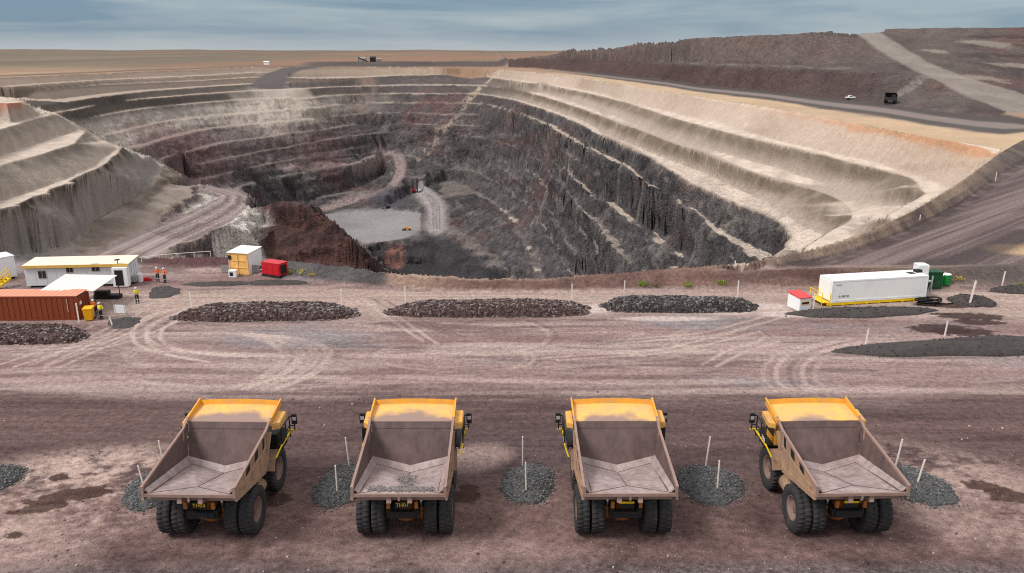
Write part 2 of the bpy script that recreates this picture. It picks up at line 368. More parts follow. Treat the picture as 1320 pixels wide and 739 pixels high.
DUMP = (TT > tD0) & (YY > Ydt[None, :]) & (YY < 1400) & (H > .05)
def blur(A, n):
    for _ in range(n):
        A = (np.roll(A, 1, 0)+2*A+np.roll(A, -1, 0))/4; A = (np.roll(A, 1, 1)+2*A+np.roll(A, -1, 1))/4
    return A
def normals(h):
    a = np.stack([np.gradient(XX, axis=1), np.gradient(YY, axis=1), np.gradient(h, axis=1)], -1); b = np.stack([np.gradient(XX, axis=0), np.gradient(YY, axis=0), np.gradient(h, axis=0)], -1)
    n = np.cross(a, b); n /= np.linalg.norm(n, axis=-1, keepdims=True)+1e-12
    return n*np.sign(n[..., 2:3]+1e-9)
n0 = normals(blur(H, 3)); NX, NY, NZ = blur(n0[..., 0], 2), blur(n0[..., 1], 2), np.maximum(blur(n0[..., 2], 2), .05)
SL = np.hypot(NX, NY)/NZ
SLC = np.abs(np.gradient(H, axis=0)/np.maximum(np.gradient(YY, axis=0), 1e-3))
FACE = sst(.22, .5, SL); FACE = FACE*(1-WF)+np.maximum(FB, sst(.6, 1.2, SL))*WF
# fall-line streaks (line integral of noise down the slope)
white = rng.random(H.shape)
hb = np.hypot(NX, NY)+1e-6; gxw, gyw = -NX/hb, -NY/hb
Xi, Xj, Yi, Yj = np.gradient(XX, axis=1), np.gradient(XX, axis=0), np.gradient(YY, axis=1), np.gradient(YY, axis=0)
dt_ = Xi*Yj-Xj*Yi; dt_ = np.where(np.abs(dt_) < 1e-9, 1e-9, dt_)
vi = (gxw*Yj-gyw*Xj)/dt_; vj = (gyw*Xi-gxw*Yi)/dt_; vl = np.hypot(vi, vj)+1e-9
vi = (vi/vl).astype(np.float32); vj = (vj/vl).astype(np.float32)
J0, I0 = np.meshgrid(np.arange(NS), np.arange(NT), indexing='ij'); acc = np.zeros(H.shape)
for sgn in (1, -1):
    fi = I0.astype(np.float32); fj = J0.astype(np.float32)
    for q in range(11):
        ii = np.clip(fi, 0, NT-1).astype(np.int32); jj = np.clip(fj, 0, NS-1).astype(np.int32)
        acc += white[jj, ii]; fi = fi+sgn*vi[jj, ii]; fj = fj+sgn*vj[jj, ii]
STR = (acc-acc.mean())/acc.std()
STRW = blur(STR, 3); STRW /= STRW.std()
# relief: rough rock low in the pit pushed out of the face, gullies on the pale batters, small bumps everywhere
NOSE = (TT < -.3) & (YY < 640) & (H > -62.5) & INPIT
lowp = np.where(INPIT & ~NOSE, 1, 0)*sst(-28, -40, H)*sst(1, 25, YY-Yrim[None, :])
cu = XX*1.0; 
def f3(sc, seed, o=4, g=.55): return .5*(fbm((XX+.35*H)/sc, (YY-.2*H)/sc+H/sc*.8, o, seed, g)+fbm((XX-YY*.6)/sc, H/sc*1.2+7, o, seed+50, g))*1.35
rk1, rk2 = f3(14, 21), f3(4.5, 31, 3)
dn = lowp*(FACE*.9+.1)*(3.0*rk1+1.5*rk2-1.2*np.abs(rk1))+np.where(INPIT & ~(lowp > .5), 1, 0)*FACE*(np.where(NOSE, .01, .04)*STR+np.where(NOSE, .03, .05)*STRW+np.where(NOSE, .28, .45)*f3(10, 41, 3))*sst(1, 14, YY-Yrim[None, :])
dn += np.where(INPIT, (1-FACE)*fbm(XX/5, YY/5, 3, 43)*.25, 0)*sst(1, 14, YY-Yrim[None, :])
dn += np.where(DUMP, f3(16, 44, 4, .6)*.8, 0)
pad = (YY < Yrim[None, :]+2)
dn += np.where(pad, fbm(XX/6, YY/6, 4, 51)*.045+fbm(XX/1.1, YY/1.1, 2, 52)*.012, 0)
bundm = np.where(pad, sst(.12, .5, H), 0)
dn += bundm*fbm(XX/1.4, YY/1.4, 4, 61, .6)*.28*sst(.46, .30, TT)+bundm*fbm(XX/5, YY/5, 3, 62)*.10
far = (YY > Yback[None, :]) & ~DUMP
dz2 = np.where(far, sst(1800, 6000, YY)*(fbm(XX/900, YY/2400, 4, 71)*6)+sst(9000, 17000, YY)*np.clip(fbm(XX/1500+3, YY/4000, 3, 75)+.1+.25*sst(-.2, -.5, TT), 0, 1)*34, 0)
hor = np.where(INPIT, 1, 0)          # in the pit the push is along the normal, elsewhere straight up
HF = H.copy()
VX = XX+hor*dn*NX; VY = YY+hor*dn*NY; H2 = H+np.where(hor > 0, dn*NZ, dn)+dz2
def _cols(t):
    f = np.interp(t, tg, np.arange(NT)); i = int(min(max(f, 0), NT-2)); return i, f-i
def ground(x, y):
    x = np.asarray(x, float); y = np.asarray(y, float)
    if x.ndim == 0:
        i, u = _cols(float(x/y)); return np.interp(y, YY[:, i], H2[:, i])*(1-u)+np.interp(y, YY[:, i+1], H2[:, i+1])*u
    return np.array([float(ground(a, b)) for a, b in zip(x, y)])
def hit(px, py):
    """where the sight line through a photo pixel meets the terrain"""
    d = ray(px, py); i, u = _cols(d[0]/d[1]); Y = np.exp(np.linspace(math.log(20), math.log(1900), 9000)); k = Y/d[1]; z = CH+k*d[2]
    h = np.interp(Y, YY[:, i], H2[:, i])*(1-u)+np.interp(Y, YY[:, i+1], H2[:, i+1])*u
    w = np.where(z < h)[0]; q = w[0] if len(w) else len(Y)-1
    return (k[q]*d[0], Y[q], h[q])
# ------------------------------------------------------------------ colours of the ground (rock and dirt, some shade and haze painted in)
n1 = fbm(XX/60, YY/60, 4, 101); n2 = fbm(XX/14, YY/14, 4, 111); n3 = fbm(XX/3.2, YY/3.2, 3, 121)
nv = fbm(XX/30, YY/30+H/5, 4, 131)
def C(r, g, b, k=1): return alb(r, g, b, k)[None, None, :]
def mixc(A, B, m): return A+(B-A)*np.clip(m, 0, 1)[..., None]
ones = np.ones(H.shape+(3,))
wl = sst(-.12, -.30, TT); wr = sst(-.06, .05, TT); near_nose = (TT < -.3) & (YY < 640)
z_ = H+n1*4+n2*1.5
# dark rock of the lower pit
darkc = mixc(ones*C(100,96,96), ones*C(78,76,77), .5+.9*nv)
darkc = mixc(darkc, ones*C(112,90,88), sst(.1, .6, n1+.6*nv)*.6)
darkc = mixc(darkc, ones*C(140,134,128), sst(.2, .6, n2)*.5)
palefl = ones*C(222,208,192); beige = ones*C(200,180,158); greyb = ones*C(160,148,132)
# right wall
spk = f3(5, 151, 4, .7); darkc = darkc*1.06*(1+.75*f3(3.0, 133, 4, .75)+.4*rk2+.2*rk1)[..., None]; darkc = mixc(darkc, ones*C(158,150,142), sst(.32, .6, spk)*.55); darkc = mixc(darkc, ones*C(46,44,44), sst(-.30, -.55, spk)*.45); darkc = np.clip(darkc, .008, 1)
cR = mixc(darkc, ones*C(140,128,118), sst(-35, -31, z_)*.5)
cR = mixc(cR, ones*C(187,173,159), sst(-32.7, -32.0, H+.4*rk2)); cR = mixc(cR, ones*C(205,188,171), sst(-12.5, -10.5, H+n2*.8))
for zt, d, hgt in ((-11, .85, 7.5), (-22, .95, 8.5)):
    q = zt-H; cR = mixc(cR, ones*C(122,110,94), d*sst(.0, .3, q+.15*n2)*sst(hgt+2*n2, hgt*.35, q)*np.clip(.85+.35*n2+.06*STR+.5*rk2, 0, 1))
cR = mixc(cR, ones*C(168,148,128), sst(0, .6, n1+.2*STR)*sst(-11, -9, H)*.6)
# left far wall
cL = mixc(darkc, ones*C(120,108,106), sst(-104, -84, z_)*.8); cL = mixc(cL, ones*C(134,122,119), sst(-74, -58, z_)*.8); cL = cL*(1+.25*rk2+.2*rk1)[..., None]
cL = mixc(cL, ones*C(186,178,168), sst(-57, -50, z_)); cL = mixc(cL, ones*C(132,126,118), sst(-36, -30, H+n2))
cL = mixc(cL, ones*C(98,92,87), sst(-31, -29, H)); cL = mixc(cL, ones*C(124,112,102), sst(-17, -15, H)); cL = mixc(cL, ones*C(150,136,122), sst(-12, -5, H))
cL = cL*(1-.16*sst(.55, 1, QB)*FACE)[..., None]
# far wall
cF = mixc(darkc, ones*C(98,91,88), sst(-70, -30, z_)*.6); cF = mixc(cF, ones*C(170,152,134), sst(-12.5, -10.5, H+n2))
pit = mixc(mixc(cF, cL, wl), cR, wr)
# noses of pale dirt on the left
cN = ones*C(188,176,162); cN = mixc(cN, ones*C(158,152,146), sst(-34, -40, H)); cN = mixc(cN, ones*C(164,150,136), sst(-54, -57, H)); cN = cN*(1+.06*STRW*FACE)[..., None]; cN = mixc(cN, ones*C(150,138,126), sst(.1, .8, rk1+.08*STRW)*FACE*.45)
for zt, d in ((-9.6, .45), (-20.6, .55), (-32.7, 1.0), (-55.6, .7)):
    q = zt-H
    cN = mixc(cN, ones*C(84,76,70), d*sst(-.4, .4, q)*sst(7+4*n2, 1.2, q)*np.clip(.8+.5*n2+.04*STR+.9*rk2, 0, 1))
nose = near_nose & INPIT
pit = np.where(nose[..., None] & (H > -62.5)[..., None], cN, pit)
# bench floors are pale with dust, less so deep down
fl = np.where(INPIT, np.clip(((1-sst(.32, .7, SL))*(1-WF)+(1-FB)*sst(.55, .25, SLC)*WF)*(1+.4*rk2), 0, 1), 0)
flc = mixc(ones*C(142,134,129), ones*C(186,173,160), sst(-95, -30, H)); nearR = wr*sst(560, 480, YY); flc = mixc(flc, palefl, nearR*sst(-92, -60, H)*.9); flc = mixc(flc, palefl, sst(-50, -42, H)*np.maximum(wr, np.where(nose, 1, 0)))
flc = mixc(flc, ones*C(188,172,156), wl*np.where(nose, 0, 1)*.8*sst(-60, -30, H)); flc = flc*(1+.25*rk2)[..., None]
ledge = wr*np.maximum(np.maximum(sst(3.2, 1.2, np.abs(H+42)), sst(6, 3, np.abs(H+64))), np.maximum(sst(6, 3, np.abs(H+88)), sst(5, 2, np.abs(H+114)))*.7)*fl; flc = mixc(flc, palefl, ledge*.9)
flp = fl*np.clip(.9*ledge*sst(-.75, -.1, n2+rk2)+.97-np.where(YY > 640, .38, .7)*sst(-38, -50, H)*sst(-.25+.3*nearR, .2+.3*nearR, n2+.5*n1), 0, 1)*np.where(nose | (H > -40), 1, .85)
pit = mixc(pit, flc, flp)
# orange seam just under the right-hand natural surface
seam = wr*sst(-2.6, -.8, H+n2*1.6+.25*STR)*sst(.4, -.3, H)*sst(.1, .3, SL)*sst(.22, .5, TT)
pit = mixc(pit, ones*C(198,140,98), seam*.8); pit = mixc(pit, ones*C(208,172,140), wr*sst(-8, -2, H+2*n2)*FACE*.25*sst(.2, .5, TT))
sm2 = np.where(nose, 1, 0)*sst(-5, -1, H+n2)*FACE*np.where(TT < -.6, 1, .3); pit = mixc(pit, ones*C(190,110,75), sm2*.7)
pit = pit*(1-.22*sst(.62, 1, QB)*WF*FACE*(1+.5*rk2))[..., None]
# streaks down the faces
pit = pit*(1+FACE*STR*np.where(NOSE, .03, np.where(H < -38, .03, .05)))[..., None]
def blob(px, py, rx, ry, ang=0, s=1.0, hard=.35, ns=None):
    """soft patch mask: centre at the ground seen in pixel (px, py), radii in metres"""
    x, y, z = hit(px, py); ca, sa = math.cos(ang), math.sin(ang)
    u = ((XX-x)*ca+(YY-y)*sa)/rx; v = (-(XX-x)*sa+(YY-y)*ca)/ry
    r = np.sqrt(u*u+v*v)+(n2 if ns is None else ns)*.35
    return s*sst(1+hard, 1-hard, r)
def poly_mask(pts, soft=0, on=None):
    """mask of an area outlined by ground points"""
    W = [hit(*p) for p in pts]; q = [(p[0]/p[1], math.log(p[1])) for p in W]
    ins = np.zeros(H.shape, bool); tx = TT+n3*.0; sy = SS
    for (x1, y1), (x2, y2) in zip(q, q[1:]+q[:1]):
        if y1 == y2: continue
        c = ((y1 > sy) != (y2 > sy)) & (tx < (x2-x1)*(sy-y1)/(y2-y1)+x1); ins ^= c
    m = ins.astype(float)
    return blur(m, soft) if soft else m
def stroke(pts, wid, z=None, soft=.5):
    """mask of a band of given width (m) along a ground polyline"""
    W = np.array([hit(*p)[:2] if z is None else unp(p[0], p[1], z)[:2] for p in cr_resample(pts, 6)])
    out_ = np.zeros(H.shape); D = np.full(H.shape, 1e9)
    ty = W[:, 0]/W[:, 1]; pm = wid*1.6/W[:, 1].min(); c0, c1 = np.searchsorted(tg, [ty.min()-pm, ty.max()+pm])
    if c1 <= c0: return out_
    sub = (YY[:, c0:c1] > W[:, 1].min()-wid*1.6) & (YY[:, c0:c1] < W[:, 1].max()+wid*1.6); rr_ = np.where(sub.any(1))[0]
    if not len(rr_): return out_
    ra, rb = rr_[0], rr_[-1]+1
    x = XX[ra:rb, c0:c1]; y = YY[ra:rb, c0:c1]; D = np.full(x.shape, 1e9); tc_ = tg[c0:c1]
    for a, b in zip(W[:-1], W[1:]):
        ta = [(p[0]+s_)/p[1] for p in (a, b) for s_ in (-wid*1.8, wid*1.8)]; q0, q1 = np.searchsorted(tc_, [min(ta), max(ta)])
        if q1 <= q0: continue
        xx, yy = x[:, q0:q1], y[:, q0:q1]; d = b-a; l2 = d@d+1e-9
        u = np.clip(((xx-a[0])*d[0]+(yy-a[1])*d[1])/l2, 0, 1); s_ = D[:, q0:q1]; np.minimum(s_, np.hypot(xx-a[0]-u*d[0], yy-a[1]-u*d[1]), out=s_)
    out_[ra:rb, c0:c1] = sst(wid*.5*(1+soft), wid*.5*(1-soft), D); return out_
# pit roads
roadc = mixc(ones*C(150,136,134), ones*C(176,162,158), .5+n2)
rm = poly_mask([(112,331),(185,298),(240,275),(280,256),(283,252),(262,246),(246,240),(247,237),(285,238),(312,243),(325,255),(321,266),(300,285),(250,309),(205,332)], 2)
rm = rm*sst(-54, -57.5, H)
# ruts run along the ramp
for o in (0, 1, 2, 3, 4):
    u = .15+.17*o
    a = [(112,331),(185,298),(240,275),(278,257),(281,251),(255,243)]; b = [(205,333),(250,309),(300,285),(322,266),(324,254),(255,237)]
    pts = [(p[0]*(1-u)+q[0]*u, p[1]*(1-u)+q[1]*u) for p, q in zip(a, b)]
    st = stroke(pts, 2.2)
    roadc = mixc(roadc, ones*(C(120,106,106) if o % 2 else C(196,182,176)), st*.65)
pit = mixc(pit, roadc, rm)
swb = np.maximum(stroke([(360,217),(397,214),(460,211),(485,201),(505,198)], 7), stroke([(512,200),(516,208),(517,216),(513,229),(503,241),(482,251),(450,260),(417,270)], 13))
pit = mixc(pit, ones*C(178,160,156), swb*.9*(.85+.3*n3))
pit = mixc(pit, ones*C(140,122,120), stroke([(512,202),(515,216),(511,229),(498,241)], 2)*.6)
flr = np.where(INPIT & (TT < -.117+.004*n2), 1, 0)*sst(-139.5, -141.5, H)*(1-sst(.2, .4, SL))*sst(-144, -142.5, H)
pit = mixc(pit, mixc(ones*C(165,163,163), ones*C(140,138,140), .5+n1+.4*n3), flr)
pit = mixc(pit, ones*C(92,92,98), blob(505,263,28,26,.3,.8))  # shade over the back of the floor, painted in as dark blue-grey
pit = mixc(pit, ones*C(182,176,174), stroke([(545,246),(553,252),(560,262),(563,275),(563,296)], 20)*.9)
for o in (-4, 0, 4): pit = mixc(pit, ones*C(125,118,118), stroke([(548+o,250),(556+o,256),(562+o,268),(563+o,295)], 1.6)*.6)
hole = np.where(INPIT & (YY > 420) & (TT < .0) & (TT > -.22), 1, 0)*sst(-143, -149, H)
pit = mixc(pit, mixc(ones*C(62,62,66), ones*C(80,78,80), .5+n2), hole)
pit = mixc(pit, ones*C(165,118,106), blob(509,336,9,13,0,.75)*sst(-.5, .2, f3(3, 137)))
# spur: white broken face on the left, dark red hill on the right
spurm = np.where(INPIT & (YY > 395) & (YY < 530) & (TT < -.15) & (TT > -.42), 1, 0)*sst(-60, -66, H)
redm = spurm*sst(-.325, -.305, TT+.012*n2)
pit = mixc(pit, mixc(ones*C(106,80,75), ones*C(66,54,53), .5+1.2*rk1+rk2), redm*(1-rm))
pit = mixc(pit, mixc(ones*C(244,238,228), ones*C(186,176,166), .25+1.3*rk2), spurm*(1-sst(-.33, -.312, TT+.02*n2))*sst(-.43, -.40, TT)*(1-rm)*sst(-64, -67, H))
# far haul road, patches, the pale rubble seam in the corner
pit = mixc(pit, ones*C(205,190,165), stroke([(645,92),(630,105),(610,122),(600,132)], 12)*.7*sst(.3, -.2, n3*.6+.6*rk2))
pit = mixc(pit, ones*C(178,165,150), stroke([(600,135),(590,147),(580,158),(570,168),(560,180),(548,198),(540,205)], 11)*.7*sst(.1, -.15, f3(6, 139)))
pit = mixc(pit, ones*C(168,142,130), blob(472,112,14,50,.0,.5)*sst(-.3, .3, f3(12, 135))); pit = mixc(pit, ones*C(132,98,98), blob(560,135,40,50,0,.5)*sst(-.4, .4, f3(16, 136)))
pit = mixc(pit, ones*C(190,180,165), blob(385,128,32,40,0,.7)); pit = mixc(pit, ones*C(205,195,182), blob(345,140,34,70,0,.6))
pit = mixc(pit, ones*C(130,90,92), blob(225,182,40,60,0,.35)); pit = mixc(pit, ones*C(120,82,84), blob(420,205,26,40,0,.35))
for px, py, rx in ((775,200,9),(800,217,6),(700,190,7),(712,203,7),(728,215,6),(745,228,6),(765,253,8),(735,198,6),(650,270,10),(655,283,12),(683,320,6),(718,315,6),(688,348,6),(662,318,7),(790,190,6),(880,275,9)):
    pit = mixc(pit, palefl, blob(px, py, rx*.7, rx*1.4, .5, .85)*(1-FACE)*sst(-.5, 0, rk2))
# natural ground, far plain
nat = mixc(ones*C(188,160,135), ones*C(166,136,114), .5+n1)
plain = mixc(ones*C(148,132,115), ones*C(126,117,104), .5+1.2*fbm(XX/260, YY/700, 4, 141))
plain = mixc(plain, ones*C(164,130,110), sst(.05, .5, fbm(XX/500, YY/1900, 3, 151)))
plain = mixc(plain, ones*C(122,112,100), sst(.15, .5, fbm(XX/160, YY/900, 4, 161))*.7)
plain = mixc(plain, ones*C(146,122,110), sst(7000, 15000, YY)*.4); plain = plain*.86  # haze towards the horizon painted into the far colour
nat = mixc(nat, plain, sst(900, 1500, YY))
rightn = sst(.02, .10, TT)*np.where(YY < 1500, 1, 0)
q = (YY-Yq[None, :])/np.maximum(Ydt-Yq, 1)[None, :]          # 0 at the pit crest, 1 at the foot of the dump
natR = mixc(ones*C(214,184,152), ones*C(196,172,146), .5+n2)
natR = mixc(natR, ones*C(98,92,90), sst(.30, .42, q+.05*n2)); natR = mixc(natR, ones*C(150,136,132), sst(.52, .58, q)*sst(.80, .74, q)*.9)
natR = mixc(natR, ones*C(92,84,82), sst(.80, .88, q))
nat = mixc(nat, natR, rightn*sst(1.3, 1.1, q))
hid = np.where(YY > Yback[None, :], 1, 0)
rimd = sst(1.015, 1.03, YY/Yback[None, :])*sst(1.12, 1.07, YY/Yback[None, :])*sst(-.235, -.27, TT); nat = mixc(nat, ones*C(112,98,88), rimd*.8)
# dark road into the pit at the far left and the dark bank beyond the rim
farbank = hid*sst(1290, 1330, YY)*sst(1720, 1600, YY)*sst(-.265, -.235, TT)*sst(.05, 0, TT)
nat = mixc(nat, mixc(ones*C(84,78,78), ones*C(104,92,90), .5+n1), farbank*.95)
drk = stroke([(398,86.5),(378,89),(360,95),(350,103),(345,111)], 42, soft=.25)
pit = mixc(pit, ones*C(104,98,98), drk); nat = mixc(nat, ones*C(104,98,98), drk)
# waste dump
d1, d2 = f3(46, 181, 3), f3(12, 182, 4, .6)
dmp = mixc(ones*C(108,95,92), ones*C(84,76,75), .5+d2*1.2); dmp = mixc(dmp, ones*C(114,86,82), sst(.0, .6, d1)*.7)
dmp = mixc(dmp, ones*C(112,106,101), sst(.1, .7, f3(30, 183, 3))*.6)
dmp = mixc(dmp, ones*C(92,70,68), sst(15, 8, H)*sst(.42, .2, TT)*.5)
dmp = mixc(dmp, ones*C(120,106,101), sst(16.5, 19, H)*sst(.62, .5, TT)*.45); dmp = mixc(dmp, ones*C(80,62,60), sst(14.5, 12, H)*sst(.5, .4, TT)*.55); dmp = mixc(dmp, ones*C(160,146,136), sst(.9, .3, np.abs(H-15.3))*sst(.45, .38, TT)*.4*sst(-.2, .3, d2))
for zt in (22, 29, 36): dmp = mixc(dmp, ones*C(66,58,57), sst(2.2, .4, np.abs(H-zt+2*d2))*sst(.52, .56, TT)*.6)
dmp = dmp*(1+.03*STR+.18*f3(6, 172, 3))[..., None]
dmp = mixc(dmp, ones*C(168,158,150), stroke([(1196,96),(1175,112),(1150,126)], 5)*.35*(1+STR*.2))
rd = np.zeros(H.shape)
Lr = np.array([(p[0]/p[1], p[1]) for p in RL]); Rr = np.array([(p[0]/p[1], p[1]) for p in RR])
tl = np.interp(YY, Lr[::-1, 1], Lr[::-1, 0]); tr = np.interp(YY, Rr[::-1, 1], Rr[::-1, 0])
rd = sst(-.004, .004, TT-tl+.003*n2)*sst(.004, -.004, TT-tr+.003*n2)*sst(345, 352, YY)*sst(640, 620, YY)
dmp = mixc(dmp, mixc(ones*C(158,148,140), ones*C(142,132,126), .5+n2), rd*.95); nat = mixc(nat, ones*C(150,140,134), rd*.9)
for (x, y, rx, ry) in ((1270,56,14,20),(1205,66,10,10),(1294,106,4,5),(1255,100,22,8),(1310,85,20,8)): dmp = mixc(dmp, ones*C(168,158,146), blob(x, y, rx, ry, .3, .6))
nfz = fbm(XX/.7, YY/.5, 4, 191, .65)
# pad: pinkish grey dirt, streaked along the traffic
pn = fbm(XX/26, YY/3.2, 5, 201, .6); pn2 = fbm(XX/9, YY/1.1, 4, 211, .6); pn3 = fbm(XX/.9, YY/.45, 3, 221, .65)
pd = mixc(ones*C(142,118,114), ones*C(178,157,151), .5+1.5*pn+.5*pn2)
pd = mixc(pd, ones*C(118,98,96), sst(.05, .45, pn2+.4*pn)*.75); pd = mixc(pd, ones*C(150,146,148), sst(.1, .5, fbm(XX/20+5, YY/5, 3, 205))*.7)
pd = mixc(pd, ones*C(192,172,160), sst(75, 79, YY+n2*2.0)*sst(88, 84, YY)*.7)                   # pale track along the bund
dk = sst(61, 55.5, YY+2.2*pn+n2*1.2)
pd = mixc(pd, mixc(ones*C(112,92,89), ones*C(88,71,70), .5+1.6*pn+.6*pn2), dk*.88)
nr = sst(46, 41, YY+3*n2)
pd = mixc(pd, mixc(ones*C(136,111,106), ones*C(94,75,73), .5+1.3*n2+.7*fbm(XX/2, YY/2, 3, 231)), nr*.8)
pd = mixc(pd, ones*C(200,176,164), np.clip(blob(60,640,7,5.5,.3,.6)+blob(130,600,5,2.5,.2,.35), 0, 1)*sst(-.6, .3, nfz+n3)); pd = mixc(pd, ones*C(190,166,156), np.clip(blob(1240,640,6,5,-.5,.45)+blob(1200,600,6,3,-.3,.35), 0, 1)*sst(-.6, .3, nfz+n3))
pd = mixc(pd, ones*C(182,158,150), blob(615,590,2.2,1.6,.6,.6)+blob(20,720,4,3,0,.5)+blob(560,715,8,1.5,0,.3))
gv = sst(36.8, 34.8, YY+1.5*n2)*sst(.15, -.2, n1*.6); pd = mixc(pd, mixc(ones*C(128,122,122), ones*C(92,86,86), .5+1.4*fbm(XX/.18, YY/.18, 2, 261)), gv*.8)
pn4 = fbm(XX/30, YY/.7, 4, 241, .65)+.7*fbm(XX/14, YY/.25, 3, 242, .65)*sst(38, 48, YY); pd = pd*(1+.16*pn3*(1+nr))[..., None]*(1+.22*pn4*sst(44, 50, YY))[..., None]
pd = pd*(1+.30*nr*fbm(XX/.5, YY/.5, 2, 251, .7)*sst(-.3, .4, n2)+.22*nr*fbm(XX/2.4, YY/2.4, 3, 252))[..., None]
for sx_, ang in ((.15, .9), (.1, -.7), (.22, .35)):
    u = XX*math.cos(ang)+YY*math.sin(ang); v = -XX*math.sin(ang)+YY*math.cos(ang)
    nn = fbm(u/9, v/.55, 3, int(300+ang*10), .6); pd = pd*(1+(.12*nn*nr+.05*nn)*sst(-.4, .3, fbm(XX/12, YY/9, 2, int(310+ang*10))))[..., None]
# wheel tracks
def track(pts, pale=True, s=.55, gap=2.3, n=2, wid=.42):
    global pd
    W = [unp(*p)[:2] for p in pts]
    for k in range(n):
        m = stroke([(p[0], p[1]) for p in pts], wid, z=0) if k == 0 else stroke([(p[0]+gap*9*.9, p[1]+gap*1.2) for p in pts], wid, z=0)
        pd = mixc(pd, ones*(C(205,186,176) if pale else C(112,94,92)), m*s*sst(-.9, .0, n3+.5*n2)*1.5)
track([(246,399),(215,408),(192,420),(188,434),(205,446),(245,454),(300,457)], s=.6); track([(225,398),(190,408),(172,424),(172,440),(196,454),(250,464)], s=.5)
for k in range(4):        # the turning arcs under the left windrow
    o_ = -k*19
    for e_ in (0, 7): track([(322+o_*.5-e_,430),(368+o_*.8-e_,433.5),(404+o_-e_,440),(424+o_-e_,449),(429+o_-e_,460),(419+o_-e_,474),(394+o_-e_,488),(358+o_-e_,501)], s=(.5, .3, .45, .35)[k], n=1)
track([(470,388),(500,410),(545,440)], s=.4); track([(478,384),(520,410),(580,432)], False, s=.35)
for k in range(5):        # arcs on the right
    o_ = k*17; track([(1080+o_*.6,440),(1035+o_*.9,447),(1000+o_,458),(984+o_,474),(984+o_,490),(1000+o_,505)], k != 2, s=(.25, .35, .3, .3, .2)[k], n=1)
track([(985,438),(940,452),(905,470)], s=.4); track([(960,425),(900,440),(840,452),(700,462)], s=.35); track([(1000,404),(960,415),(900,430),(780,440)], s=.35)
track([(240,398),(180,425),(120,445),(0,455)], s=.4); track([(120,420),(60,450),(0,470)], s=.4); track([(310,385),(220,400),(150,430),(60,470)], s=.35); track([(200,370),(190,395),(140,430),(40,470)], s=.3)
for i in range(14):
    y0 = random.uniform(440, 515); x0 = random.uniform(-50, 900); l = random.uniform(250, 700); c = random.uniform(-12, 12)
    track([(x0, y0), (x0+l*.33, y0+c*.7), (x0+l*.66, y0+c*.8), (x0+l, y0+random.uniform(-6, 6))], random.random() < .5, s=random.uniform(.12, .25), wid=.6)
rt = random.Random(77)
for i in range(12):
    cx_, cy_ = rt.uniform(200, 1050), rt.uniform(432, 468); rx_ = rt.uniform(60, 160); ry_ = rx_*rt.uniform(.16, .26); a0 = rt.uniform(-1.2, 1.2)+(math.pi if rt.random() < .5 else 0)
    for e_ in (0, 9): track([(cx_+(rx_-e_)*math.cos(a0+q*.26), cy_+(ry_-e_*.2)*math.sin(a0+q*.26)) for q in range(8)], rt.random() < .6, s=rt.uniform(.12, .28), n=1)
# spills, stains and other dark and pale patches
for (x, y, rx, ry, a) in ((85,640,2.0,.75,.35),(55,655,1.5,.6,.3),(75,616,.6,.4,0),(120,636,.9,.5,.2),(600,640,.75,.7,0),(605,628,.5,.3,0),(1275,628,1.5,.6,-.3),(1310,640,1.6,.8,-.3),(352,643,.8,.7,0),(20,690,.8,.5,0)):  # spots beside the two left trucks are only dark patches
    pd = mixc(pd, ones*C(86,66,60), blob(x, y, rx, ry, a, .9, .12, ns=1.3*n3+1.6*nfz+.5*n2))
for (x, y, rx, ry, a) in ((1215,424,3.0,1.2,.0),(1245,428,2.4,1.0,0),(1250,408,2.8,.9,-.1),(1265,416,2.4,.8,-.1),(1210,405,.9,.4,0),(1196,392,1.4,.8,0),(1228,395,2.2,.7,0)):
    pd = mixc(pd, ones*C(72,56,54), blob(x, y, rx, ry, a, .9, .12, ns=1.3*n3+1.6*nfz+.5*n2))
for (x, y, rx, ry) in ((380,470,7,1.6),(640,445,6,.8),(150,500,8,1.2)): pd = mixc(pd, ones*C(196,178,170), blob(x, y, rx, ry, 0, .4))
for (x, y, rx, ry) in ((860,411,4.6,.7),(768,398,1.6,1.4),(940,403,2.2,.7),(985,395,3,1.0),(1015,405,3.,1.0)): pd = mixc(pd, ones*C(216,200,192), blob(x, y, rx, ry, 0, .85))
# bund and haul road on the right rim
bc = mixc(ones*C(132,104,96), ones*C(98,76,72), .5+n3+.4*n2); bc = mixc(bc, ones*C(172,146,130), sst(.15, .5, n2)*.7)
greyl = sst(-.155, -.175, TT); bc = mixc(bc, mixc(ones*C(98,95,95), ones*C(84,80,80), .5+n3), greyl); bc = mixc(bc, ones*C(100,74,74), sst(-.30, -.34, TT)*sst(-.5, -.46, TT))
bc = mixc(bc, mixc(ones*C(160,140,124), ones*C(112,98,92), .5+1.5*n3), sst(.24, .36, TT)*.85); bc = mixc(bc, ones*C(92,86,86), sst(.52, .62, TT)*.6)
hr_ = (YY > 97+0*TT) & (TT > .32) & pad
rut = fbm((XX*1.12+YY)/60, (XX-YY*1.12)/2.6, 4, 401, .6)
pd = np.where(hr_[..., None], mixc(ones*C(142,126,122), ones*C(104,91,90), .5+1.2*rut+.8*fbm((XX*1.12+YY)/50, (XX-YY*1.12)/.9, 3, 403, .6)), pd)
pd = mixc(pd, ones*C(80,70,68), stroke([(1010,345),(1060,337),(1120,319),(1180,294),(1240,263),(1290,227),(1325,206)], 3.2)*.8*sst(-.6, .2, n3))
pd = pd*np.array([.97, .945, .96]); pd = mixc(pd, bc, bundm)
crest = np.where(pad, sst(1.0, 1.25, H), 0)*np.where(TT > -.15, 1, 0)*sst(.62, .55, TT); pd = mixc(pd, ones*C(190,166,146), crest*.5*sst(-.4, .3, n2))
